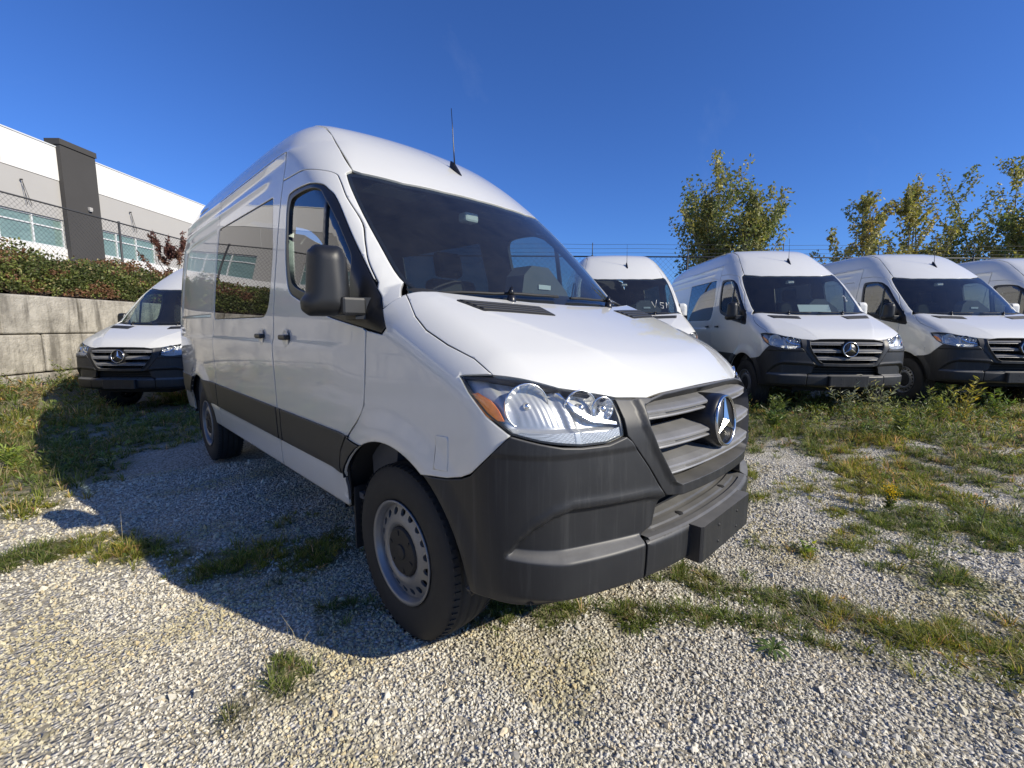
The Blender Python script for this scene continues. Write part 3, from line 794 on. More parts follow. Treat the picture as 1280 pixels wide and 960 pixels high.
    for zc in (1.052, .948, .846):
        hw = float(np.interp(zc, [.78, .80, .84, .935, 1.01, 1.09], [.33, .365, .40, .46, .489, .49]))+.004
        prof = [(.11, .036), (.03, .022), (.002, .011), (-.004, .006), (-.003, -.001), (.010, -.003), (.012, -.010), (-.001, -.0125), (-.004, -.017), (.0, -.022), (.02, -.024), (.10, -.020)]
        xs = np.linspace(-hw, hw, 61); V = []
        for x in xs:
            y0 = float(xz(G_hood, [(x, zc)])[0, 1])
            e = min(1.0, (hw-abs(x))/.13)          # groove dies out towards the ends
            for (dy, dz) in prof:
                if dy in (.010, .012): dy = -.002+(dy+.002)*float(sst(.75, 1., e))
                V.append((x, y0-.010+dy, zc+dz))
        m_ = len(prof); b = MB()
        F = [(i*m_+j, (i+1)*m_+j, (i+1)*m_+j+1, i*m_+j+1) for i in range(60) for j in range(m_-1)]
        F += [tuple(range(m_)), tuple(60*m_+k for k in range(m_))]
        b.add(V, F, False); b.build('grille_bar', M['grille'], root)
    # front badge: ring with a three-pointed star
    badge = empty('front_badge', (0, 0, 0), 0, root)
    bc = Vector((0, .040, .975)); dn = Vector((0, -1, .10)).normalized(); ux = Vector((1, 0, 0)); uz = ux.cross(dn).normalized()*-1
    if uz.z < 0: uz = -uz
    b = MB(); b.lathe([(.118, -.13), (.112, -.02), (.106, .0), (.0, .0)], 48, d=dn, cen=bc); b.build('badge_base', M['black'], badge)
    b = MB(); N = 56; m_ = 10; V = []
    for i in range(N):
        a = 2*math.pi*i/N; dr = ux*math.cos(a)+uz*math.sin(a)
        for k in range(m_):
            t = 2*math.pi*k/m_; V.append(bc+dr*(.1000+.0065*math.cos(t))+dn*(.003+.0075*math.sin(t)))
    b.add(V, [(i*m_+k, i*m_+(k+1) % m_, ((i+1) % N)*m_+(k+1) % m_, ((i+1) % N)*m_+k) for i in range(N) for k in range(m_)], True)
    b.build('badge_ring', M['badge'], badge)
    b = MB()
    for k in range(3):
        a = math.pi/2+k*2*math.pi/3; dr = ux*math.cos(a)+uz*math.sin(a)
        pl_ = ux*math.cos(a+math.pi/3)+uz*math.sin(a+math.pi/3); pr_ = ux*math.cos(a-math.pi/3)+uz*math.sin(a-math.pi/3)
        c0 = bc+dn*.018; tip = bc+dr*.095+dn*.006; l = bc+pl_*.021+dn*.003; r = bc+pr_*.021+dn*.003; tb = bc+dr*.095+dn*.003
        b.add([c0, tip, l, r, tb+(pl_-pr_)*.001, tb-(pl_-pr_)*.001], [(0, 2, 4, 1), (0, 1, 5, 3)])
    b.build('badge_star', M['badge'], badge, fix=False)
    # headlight
    hl3 = np.array([(-.972, .57, 1.188), (-.93, .45, 1.192), (-.86, .37, 1.182), (-.78, .30, 1.160), (-.68, .25, 1.137), (-.592, .20, 1.112), (-.592, .18, 1.05), (-.60, .155, .99), (-.67, .17, .972), (-.76, .21, .972), (-.885, .28, .992), (-.935, .36, 1.013), (-.972, .44, 1.073), (-.980, .52, 1.138)])
    lch = Gno((-.35, 1.0, 1.07), (-.62, -.78, .0))
    h2 = lch.to2d(hl3)
    for sgn in (0,):
        lights = [empty('headlight', (0, 0, 0), 0, root), empty('headlight', (0, 0, 0), 0, root)]
        lp = panel('lens', lch, G_hood, [h2], .02, M['lens'], None, off=.001, flange=.012, gap=.003, pre2d=True, mirror=True, tilt=.4)
        bz = offset_loop(densify(h2 if area2(h2) > 0 else h2[::-1], .02), .010)
        fr = panel('bezel', lch, G_hood, [h2, bz], .02, M['black'], None, off=-.006, flange=.02, gap=.001, ring=None, pre2d=True, mirror=True, tilt=0)
        def d_house(P):
            d = np.full(len(P), -.042); zz = P[:, 2]; ax = np.abs(P[:, 0])
            d += .022*(1-sst(1.015, 1.035, zz)); d += .012*(sst(.745, .76, ax)-sst(.775, .79, ax)); d += .012*sst(.93, .95, ax); d += .0005*np.sin(ax*330)*sst(1.035, 1.05, zz)*(1-sst(.925, .94, ax))
            return d
        hs_ = panel('housing', lch, G_hood, [h2], .0065, M['silver'], None, disp=d_house, flange=0, gap=.004, ring=None, pre2d=True, mirror=True, tilt=0)
        am = cast_px([(586.5, 492), (596, 490), (611, 499), (622, 513), (629, 527), (616, 526), (604, 519), (594, 507)])
        a2 = lch.to2d(am)
        amb = panel('side_reflector', lch, G_hood, [a2], .015, M['amber'], None, off=-.008, flange=.01, gap=.0, ring=None, pre2d=True, mirror=True, tilt=0)
        st = lch.to2d(np.array([(-.93, .33, 1.022), (-.80, .23, 1.018), (-.66, .165, 1.012), (-.605, .16, 1.022), (-.607, .155, .994), (-.67, .17, .980), (-.76, .21, .980), (-.875, .28, .998), (-.925, .34, 1.013)]))
        stp = panel('indicator_strip', lch, G_hood, [st], .008, M['prism'], None, off=-.010, flange=.006, gap=.0, ring=None, pre2d=True, mirror=True, tilt=0)
        drl = lch.to2d(np.array([(-.79, .29, 1.148), (-.775, .28, 1.146), (-.745, .25, 1.085), (-.70, .21, 1.050), (-.61, .16, 1.030), (-.61, .16, 1.040), (-.695, .21, 1.064), (-.735, .25, 1.10)]))
        dr_ = panel('light_guide', lch, G_hood, [drl], .008, M['chrome'], None, off=-.014, flange=.02, gap=.0, ring=None, pre2d=True, mirror=True, tilt=0)
        for k in range(2):
            for o in (lp[k], fr[k], hs_[k], amb[k], stp[k], dr_[k]): o.parent = lights[k]
            mi = 1 if k == 0 else -1
            for (cx, cy, cz, r) in ((-.862, .362, 1.096, .074), (-.705, .262, 1.086, .058), (-.632, .222, 1.078, .040)):
                d = Vector((-.45*mi, -.9, .03)).normalized(); cc = Vector((cx*mi, cy, cz))
                b = MB(); b.lathe([(r+.003, .000), (r+.002, .006), (r-.001, .004)], 30, d=d, cen=cc); b.lathe([(r*s_, -.85*r*(1-s_*s_)+.003) for s_ in (.99, .86, .70, .52, .34, .16)], 18, d=d, cen=cc, smooth=False)
                b.lathe([(0, -.02), (.012, -.02), (.012, .008), (.006, .014), (0, .014)], 14, d=d, cen=cc)
                b.build('reflector_bowl', M['reflector'], lights[k])
    # bonnet vents
    for sx in (-1, 1):
        q_ = [np.array(v) for v in ((.755, .885), (.705, .745), (.335, .675), (.315, .80))]
        o_ = fillet([(sx*v[0], v[1]) for v in q_], .018)
        panel('bonnet_vent', hch, G_hood, [xy(G_hood, o_, .9)], .02, M['rubber'], root, off=.002, flange=.01, gap=0, ring=.004, disp=d_hood, tilt=.5)
        for k in range(4):
            t0, t1 = .10+.22*k, .10+.22*k+.13; lp_ = lambda A_, B_, t: A_+(B_-A_)*t
            s4 = [lp_(q_[0], q_[1], t0), lp_(q_[0], q_[1], t1), lp_(q_[3], q_[2], t1), lp_(q_[3], q_[2], t0)]; cm = (q_[0]+q_[1]+q_[2]+q_[3])/4
            s4 = [(sx*(cm[0]+(v[0]-cm[0])*.93), v[1]) for v in s4]
            panel('vent_slat', hch, G_hood, [xy(G_hood, s4, .9)], .02, M['slat'], root, off=.006, flange=.006, gap=0, ring=None, disp=d_hood, tilt=1.2)
    # wipers
    def onws(x, z, off):
        O = wch.to2d(np.array([[x, 1.0, z]])); 
        pts = lift(Ortho('z', (0, 2), .9), G_cab, np.array([[x, z]])); return pts[0]
    for (xa, xb, piv) in ((-.80, -.08, -.42), (.02, .74, .38)):
        b = MB(); pts = []
        for x in np.linspace(xa, xb, 10):
            y = np.interp(abs(x), [0, .25, .5, .7, .84], [.868, .885, .928, .998, 1.06])+.018
            p = xy(G_cab, [(x, y)], .9)[0]; pts.append((p[0], p[1]-.012, p[2]+.016))
        b.tube(pts, .0075, 6); b.build('wiper_blade', M['rubber'], root)
        b = MB(); y = float(np.interp(abs(piv), [0, .25, .5, .7], [.868, .885, .928, .998]))-.035
        b.lathe([(0, .03), (.018, .028), (.022, 0), (.022, -.03)], 14, axis='z', cen=(piv, y, 1.475))
        q0 = (piv, y, 1.505); q1 = pts[5]; q2 = pts[7]
        b.tube([q0, ((piv+q1[0])/2, (y+q1[1])/2-.01, q1[2]+.02), q1], [.013, .010, .007], 8); b.build('wiper_arm', M['black'], root)
    # antenna on the roof front
    AX = .09
    an = empty('antenna', (0, 0, 0), 0, root); ap = xy(G_cab, [(AX, 1.93)], 1.2)[0]
    b = MB(); V = []; 
    for t, w_, h_ in ((-.055, .004, .0), (-.04, .016, .014), (0, .022, .034), (.03, .022, .050), (.06, .019, .052), (.065, .010, .02), (.07, .004, .0)):
        zz = float(xy(G_cab, [(AX, 1.93+t)], 1.2)[0, 2])-.004
        V += [(AX-w_, 1.93+t, zz), (AX-w_*.45, 1.93+t, zz+h_), (AX+w_*.45, 1.93+t, zz+h_), (AX+w_, 1.93+t, zz)]
    b.add(V, [(i*4+j, i*4+j+1, (i+1)*4+j+1, (i+1)*4+j) for i in range(6) for j in range(3)], True); b.build('antenna_base', M['black'], an)
    b = MB(); az = ap[2]+.05
    b.tube([(AX, 1.955, az), (AX, 1.962, az+.10), (AX, 1.972, az+.24), (AX, 1.985, az+.38)], [.0055, .004, .0028, .0022], 8)
    b.build('antenna_mast', M['black'], an)
    # mirrors
    def fold(mr, sx):      # swing a mirror back flat along the door
        a = math.radians(68)*(-1 if sx < 0 else 1); c_ = Vector((sx*1.005, 1.24, 0)); mr.rotation_euler = (0, 0, a); R_ = Matrix.Rotation(a, 3, 'Z'); mr.location = c_-R_@c_
    root_fold.append(fold)
    for sx in (-1, 1):
        mr = empty('door_mirror', (0, 0, 0), 0, root)
        if sx > 0: fold(mr, 1)
        PM = M['plastic_s'] if sx < 0 else M['white_plastic']
        out = fillet([(-.080, -.004), (.020, -.004), (.082, .008), (.086, .10), (.078, .245), (.056, .292), (-.045, .294), (-.078, .262), (-.090, .09), (-.112, .06), (-.110, .02)], .03)
        out = densify(out, .012); V2, T, L, LI = fill2d([out], .016, .004)
        dd = dist_loop(V2, L[0]); e = np.clip(dd/.065, 0, 1); bul = np.sqrt(np.maximum(0, 1-(1-e)**2))
        cx, cy, cz = -1.098, 1.31, 1.400
        rot = math.radians(-20)
        def place(u, v, w):
            X = cx+u*math.cos(rot)-w*math.sin(rot); Y = cy+u*math.sin(rot)+w*math.cos(rot)
            return np.stack([X, Y, cz+v], 1)
        m_ = len(V2)
        front = place(V2[:, 0], V2[:, 1], -.010-.075*bul); back = place(V2[:, 0]*.96, V2[:, 1]*.97+.004, .050-.0*bul)
        idx = LI[0]; j = np.roll(idx, -1)
        F = np.concatenate([T, T[:, ::-1]+m_, np.stack([idx, idx+m_, j+m_], 1), np.stack([idx, j+m_, j], 1)])
        VV = np.concatenate([front, back])
        if sx > 0: VV[:, 0] *= -1; F = F[:, ::-1]
        me = mesh_np('mirror_housing', VV, F, True); bm = bmesh.new(); bm.from_mesh(me); bmesh.ops.recalc_face_normals(bm, faces=bm.faces)
        for ed in bm.edges:
            if len(ed.link_faces) == 2 and ed.calc_face_angle(0) > .8: ed.smooth = False
        bm.to_mesh(me); bm.free(); link('mirror_housing', me, PM, mr)
        gl_ = place(V2[:, 0]*.86, V2[:, 1]*.88+.016, np.full(m_, .0515)); gl_[:, 0] *= -sx
        me = mesh_np('mirror_glass', gl_, T, False); link('mirror_glass', me, M['chrome'], mr)
        b = MB(); b.box(-1.085, -.975, 1.205, 1.30, 1.400, 1.478, .012)
        b.extrude([(-1.02, 1.225), (-.955, 1.20), (-.955, 1.44), (-1.02, 1.32)], 'z', 1.385, 1.478)
        if sx > 0: b.V = [(-v[0], v[1], v[2]) for v in b.V]
        b.build('mirror_arm', M['plastic_s'], mr)
    # door handles: recessed dish and grip
    for sx in (-1, 1):
        for (hy, hz) in ((2.165, 1.285), (2.625, 1.285)):
            h = empty('door_handle', (0, 0, 0), 0, root); P0 = yz(G_side, [(hy, hz)])[0]
            x0 = P0[0]*-sx if sx > 0 else P0[0]; x0 = -abs(P0[0])
            b = MB(); b.lathe([(.052, .0102), (.048, .0125), (.043, .0105), (.02, .009), (0, .009)], 28, d=(-1, 0, 0), cen=(x0, hy, hz))
            if sx > 0: b.V = [(-v[0], v[1], v[2]) for v in b.V]
            b.build('handle_dish', M['paint'], h)
            b = MB(); s_ = -1 if hy > 2.4 else 1
            b.box(x0-.036, x0-.014, hy-.058, hy+.056, hz-.011, hz+.019, .009)
            b.box(x0-.03, x0-.002, hy-.053, hy-.030, hz-.010, hz+.018, .004); b.box(x0-.03, x0-.002, hy+.034, hy+.054, hz-.010, hz+.018, .004)
            if sx > 0: b.V = [(-v[0], v[1], v[2]) for v in b.V]
            b.build('handle_grip', M['handle'], h)
    # wheels
    for sx in (-1, 1):
        for cy in (1.02, 4.685): make_wheel(root, sx*.958, cy, sx)
    # wheel houses, mud flaps
    for sx in (-1, 1):
        for cy, r in ((1.02, .515), (4.685, .515)):
            b = MB(); V = []; n = 20
            for i in range(n+1):
                a = math.radians(6+168*i/n)
                for x in (.968, .60): V.append((sx*x, cy+r*math.cos(a), .375+r*math.sin(a)))
            b.add(V, [(2*i, 2*i+1, 2*i+3, 2*i+2) for i in range(n)], True)
            V = [(sx*.60, cy+r*math.cos(math.radians(6+168*i/n)), .375+r*math.sin(math.radians(6+168*i/n))) for i in range(n+1)]
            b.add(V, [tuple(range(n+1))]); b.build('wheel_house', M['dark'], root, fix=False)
            b = MB(); b.box(min(sx*.70, sx*.955), max(sx*.70, sx*.955), cy+.425, cy+.437, .235, .56, .003); b.build('mud_flap', M['rubber'], root)
    b = MB(); b.box(-.88, .88, 1.55, 4.15, .40, .47); b.box(-.88, .88, 5.22, 5.82, .42, .5); b.box(-.585, .585, .32, 5.4, .36, .46)
    b.box(-.90, .90, .30, .50, .44, .60); b.build('underbody', M['dark'], root)
    for ya in (4.685, 1.02):
        b = MB(); b.tube([(-.75, ya, .378), (.75, ya, .378)], .045, 10); b.build('axle', M['dark'], root)
    # ---- interior
    inn = [(1.12, 1.40), (1.30, 1.62), (1.50, 1.82), (1.75, 2.03), (1.9, 2.15), (2.2, 2.35), (2.5, 2.52), (5.7, 2.52), (5.75, .55), (1.55, .55), (1.40, 1.0), (1.15, 1.25)]
    dwi = [(1.36, 1.43), (1.60, 1.45), (1.90, 1.52), (2.11, 1.56), (2.22, 1.80), (2.25, 2.10), (2.00, 2.12), (1.80, 2.08), (1.62, 1.93), (1.45, 1.76), (1.36, 1.68)]
    swi = [(2.59, 2.12), (2.52, 1.75), (2.55, 1.50), (2.69, 1.44), (3.90, 1.44), (3.92, 2.13)]
    panel('side_trim', side, G_side, [yz(G_side, inn), yz(G_side, dwi), yz(G_side, swi)], .08, M['interior'], root, off=-.045, flange=0, gap=0, ring=None, mirror=True, tilt=0)
    panel('headliner', Ortho('z', (0, 2.2), 1.2), G_cab, [np.array(both([(0, 1.68), (-.5, 1.74), (-.78, 1.86), (-.76, 2.1), (-.72, 2.4), (-.72, 5.7), (0, 5.7)]))], .1, M['liner'], root, off=-.05, flange=0, gap=0, ring=None, pre2d=True, tilt=0)
    b = MB(); b.box(-.93, .93, 1.2, 5.75, .50, .53); b.box(-.80, .80, 5.70, 5.72, .5, 2.3); b.build('cabin_floor', M['interior'], root)
    b = MB(); dash = [(.97, 1.42), (1.04, 1.462), (1.25, 1.50), (1.42, 1.50), (1.52, 1.45), (1.54, 1.33), (1.46, 1.15), (1.42, .9), (1.40, .56), (1.2, .56), (1.1, 1.2)]
    b.extrude(dash, 'x', -.87, .87); b.build('dashboard', M['interior'], root)
    b = MB(); b.extrude([(.14, 1.49), (.17, 1.68), (.24, 1.745), (.40, 1.745), (.60, 1.60), (.66, 1.49)], 'y', 1.36, 1.52); b.build('instrument_hood', M['interior'], root, sharp=.5)
    b = MB(); b.box(.30, .42, 1.352, 1.358, 1.60, 1.63, .002); b.build('display_label', M['white_plastic'], root)
    b = MB(); b.box(-.42, .02, 1.20, 1.34, 1.503, 1.508, .002); b.build('dash_papers', M['white_plastic'], root)
    sw = empty('steering_wheel', (0, 0, 0), 0, root)
    c = Vector((.42, 1.72, 1.52)); dn2 = Vector((0, .62, .78)).normalized(); u = Vector((1, 0, 0)); v = dn2.cross(u)
    b = MB(); pts = [c+(u*math.cos(t)+v*math.sin(t))*.195 for t in np.linspace(0, 2*math.pi, 33)]; b.tube(pts, .015, 8, False); b.build('wheel_rim', M['rubber'], sw)
    b = MB()
    for a in (0.1, math.pi-.1, -math.pi/2): b.tube([c, c+(u*math.cos(a)+v*math.sin(a))*.19], .016, 6)
    b.lathe([(0, .03), (.06, .028), (.075, 0), (.05, -.03), (.03, -.18)], 20, d=dn2, cen=c); b.build('wheel_hub', M['rubber'], sw)
    for cx in (-.45, .45):
        seat = empty('front_seat', (0, 0, .08), 0, root)
        b = MB(); b.box(cx-.25, cx+.25, 1.80, 2.32, .92, 1.08, .05); b.box(cx-.20, cx+.20, 1.85, 2.25, .53, .93, .02); b.build('seat_cushion', M['seat'], seat)
        b = MB(); b.box(-.24, .24, -.07, .07, 0, .66, .055)
        Mx = Matrix.Translation((cx, 2.36, 1.02))@Matrix.Rotation(math.radians(-12), 4, 'X'); b.V = [tuple(Mx@Vector(p)) for p in b.V]; b.build('seat_back', M['seat'], seat)
        b = MB(); b.box(-.13, .13, -.05, .05, .68, .90, .045); b.V = [tuple(Mx@Vector(p)) for p in b.V]; b.build('headrest', M['seat'], seat)
    b = MB(); b.box(-.055, .055, 1.66, 1.74, 2.02, 2.08, .015); b.build('camera_cover', M['white_plastic'], root)
    for sx in (-.42, .42):
        b = MB(); b.box(sx-.17, sx+.17, 1.80, 1.98, 2.15, 2.165, .005); b.build('sun_visor', M['liner'], root)
    return root

def make_prism():
    m, nt, out = nmat('prism_plastic'); p = pr(nt, (.5, .5, .5), .3, .2)
    co = objco(nt, (1, 1, 1)); ch = nt.nodes.new('ShaderNodeTexChecker'); ch.inputs['Scale'].default_value = 230
    nt.links.new(co, ch.inputs['Vector']); c = mixc(nt, ch.outputs['Fac'], (.30, .31, .32), (.62, .63, .64)); nt.links.new(c, p.inputs['Base Color'])
    bump(nt, ch.outputs['Fac'], .6, .003, p); nt.links.new(p.outputs[0], out.inputs['Surface']); return m
M['prism'] = make_prism()
M['plastic_s'] = simple('mirror_plastic', (.011, .012, .0135), .45, nscale=9, namp=.25, bstr=.08, bscale=900)

# ------------------------------------------------------------------ site frame: w2(l, d) = metres left of / ahead of the photographer
FH = np.array([.7058809, .70833054]); LH = np.array([-.70833054, .7058809])
def w2(l, d, z=0.): p = CAMP[:2]+LH*l+FH*d; return (float(p[0]), float(p[1]), z)
def ld(x, y):
    dx = x-CAMP[0]; dy = y-CAMP[1]; return dx*LH[0]+dy*LH[1], dx*FH[0]+dy*FH[1]
ANG = math.atan2(FH[1], FH[0])
WALL_L = 9.25
def ground_h(x, y):
    x = np.asarray(x, float); y = np.asarray(y, float); l, d = ld(x, y)
    h = .10*sst(3.2, 5.6, x)*(1-sst(6, 20, y)*0)
    h = h-.11*np.exp(-(((x+1.0)/3.0)**2+((y-9.6)/3.0)**2))
    h = h+.30*sst(7.9, 9.3, l)
    rim = sst(2.6, 4.2, np.hypot(x-.2, (y-2.5)*.6))
    h = h+rim*(.025*np.sin(x*1.3+1)*np.cos(y*1.1)+.015*np.sin(x*3.1+y*2.3))
    near = (.010*np.sin(x*4.7+y*1.9)*np.sin(y*5.3-x*2.1)+.006*np.sin(x*11+2)*np.sin(y*9.7))
    return h+near*(1-sst(8, 14, np.hypot(x, y)))

# vegetation density on the ground: (x, y, radius x, radius y, rotation deg, strength)
PATCH = [
 (-2.1, 5.6, .55, 1.3, 0, 1.0), (-2.5, 6.9, .7, 1.6, 0, 1.0), (-2.3, 9.0, 1.2, 2.2, 0, 1.), (-1.9, 12.5, 2.0, 2.5, 0, 1.), (-2.6, 5.0, .3, .5, 0, .9),
 (-3.5, 14, 2.5, 3, 0, 1), (-1.25, 6.6, .8, 1.0, 0, .75), (-.6, 7.6, 1.6, 1.0, 0, .8),
 (-2.1, 3.10, .40, .17, 0, 1.1), (-3.0, 3.2, .6, .2, 0, 1.1), (-2.6, 2.6, .35, .08, 20, .6), (-2.3, 4.2, .3, .25, 0, .9), (-1.72, 2.78, .18, .22, 30, .9), (-1.57, 2.52, .10, .15, 0, .9), (-1.28, 2.22, .30, .22, 0, 1.1), (-.95, 1.95, .28, .24, 0, 1.0), (-1.05, 1.35, .18, .14, 0, .7), (-.9, 2.6, .3, .25, 0, .4),
 (-1.36, 1.14, .05, .12, 10, .9), (-1.46, 1.07, .05, .1, 40, .8), (-1.60, 1.0, .06, .08, 20, .7),
 (-.55, .85, .22, .10, -35, .8), (-.37, .60, .12, .07, -30, .9), (-.14, .38, .15, .07, -40, .9), (.02, .20, .12, .05, -40, .9), (.14, .05, .12, .05, -40, .85),
 (.32, .38, .14, .08, -30, .8), (.42, .18, .20, .10, -50, .9), (.50, -.05, .20, .08, -50, .9), (.55, -.30, .22, .10, -55, .95), (.62, -.52, .22, .10, -60, .95), (.72, -.75, .2, .12, -60, .95), (.85, -.95, .25, .16, -60, 1.),
 (.28, -.12, .13, .05, -50, .9), (.31, -.33, .14, .05, -55, .9), (.36, -.50, .12, .05, -60, .7), (.55, -.82, .15, .1, -50, .8),
 (1.15, -.02, .12, .06, -40, .8), (1.05, .12, .1, .05, -40, .6), (1.45, -.2, .14, .07, -40, .8), (1.75, -.3, .16, .06, -40, .8), (1.35, -.62, .22, .14, -45, .8), (1.62, -.50, .12, .06, -40, .7),
 (2.25, -.45, .35, .10, -30, 1.), (2.35, -.75, .22, .10, -30, 1.), (2.1, -.1, .2, .08, -30, .7),
 (1.9, .45, .3, .10, -35, .6), (1.35, .55, .18, .08, -40, .6), (2.4, .25, .3, .12, -35, .6), (3.0, .0, .3, .12, -35, .6), (3.0, -.7, .3, .15, -35, .7), (3.8, -.5, .3, .15, -35, .6),
 (3.4, 1.15, .5, .30, -35, .95), (4.3, 1.1, .8, .45, -35, 1.), (5.0, .0, .8, .45, -40, .9), (5.6, -1.1, .9, .45, -45, .85), (6.6, -2.2, 1.0, .5, -45, .9), (7.6, -3.2, 1.2, .6, -45, .9),
 (4.6, 1.9, .6, .5, -35, .8), (6.2, -.1, .9, .5, -48, 1.1), (7.2, -1.2, .9, .5, -48, 1.1), (8.2, -2.3, .9, .5, -48, 1.1), (5.1, .95, .5, .4, -48, 1.1), (9.4, -3.4, 1.2, .6, -48, 1.), (4.0, 2.6, .5, .5, 0, .6),
]
PATCH = [(p[0], p[1], p[2]*(1.2 if p[1] < 1.3 and p[0] < 2.5 else 1), p[3]*(1.35 if p[1] < 1.3 and p[0] < 2.5 else 1), p[4], p[5]) for p in PATCH]
def vnoise(x, y, s, seed=0):
    """cheap smooth value noise"""
    r = np.random.default_rng(seed).random((64, 64)); X = x/s; Y = y/s; i = np.floor(X).astype(int); j = np.floor(Y).astype(int)
    u = X-i; v = Y-j; u = u*u*(3-2*u); v = v*v*(3-2*v); g = lambda a, b: r[a % 64, b % 64]
    return (g(i, j)*(1-u)+g(i+1, j)*u)*(1-v)+(g(i, j+1)*(1-u)+g(i+1, j+1)*u)*v
def veg(x, y):
    x = np.asarray(x, float); y = np.asarray(y, float); o = np.zeros(x.shape)
    wx = x+.10*(vnoise(x, y, .18, 1)-.5)+.05*(vnoise(x, y, .07, 5)-.5); wy = y+.10*(vnoise(x, y, .18, 2)-.5)+.05*(vnoise(x, y, .07, 6)-.5)
    for px, py, rx, ry, a, s in PATCH:
        c, t = math.cos(math.radians(a)), math.sin(math.radians(a)); dx = wx-px; dy = wy-py
        q = ((dx*c+dy*t)/rx)**2+((-dx*t+dy*c)/ry)**2
        o = np.maximum(o, s*np.exp(-q**1.3*.8))
    far = sst(1.1, 2.6, x+.3*y)*(.95*(vnoise(x, y, .42, 3)+.6*vnoise(x, y, .15, 4)-.44))+sst(3.2, 4.8, x)*.14
    l, d = ld(x, y); bank = sst(7.2, 8.6, l); back = sst(11, 15, d)
    o = np.maximum(o, np.maximum(bank, back)*.95)
    return np.clip(np.maximum(o, far*1.6), 0, 1.15)

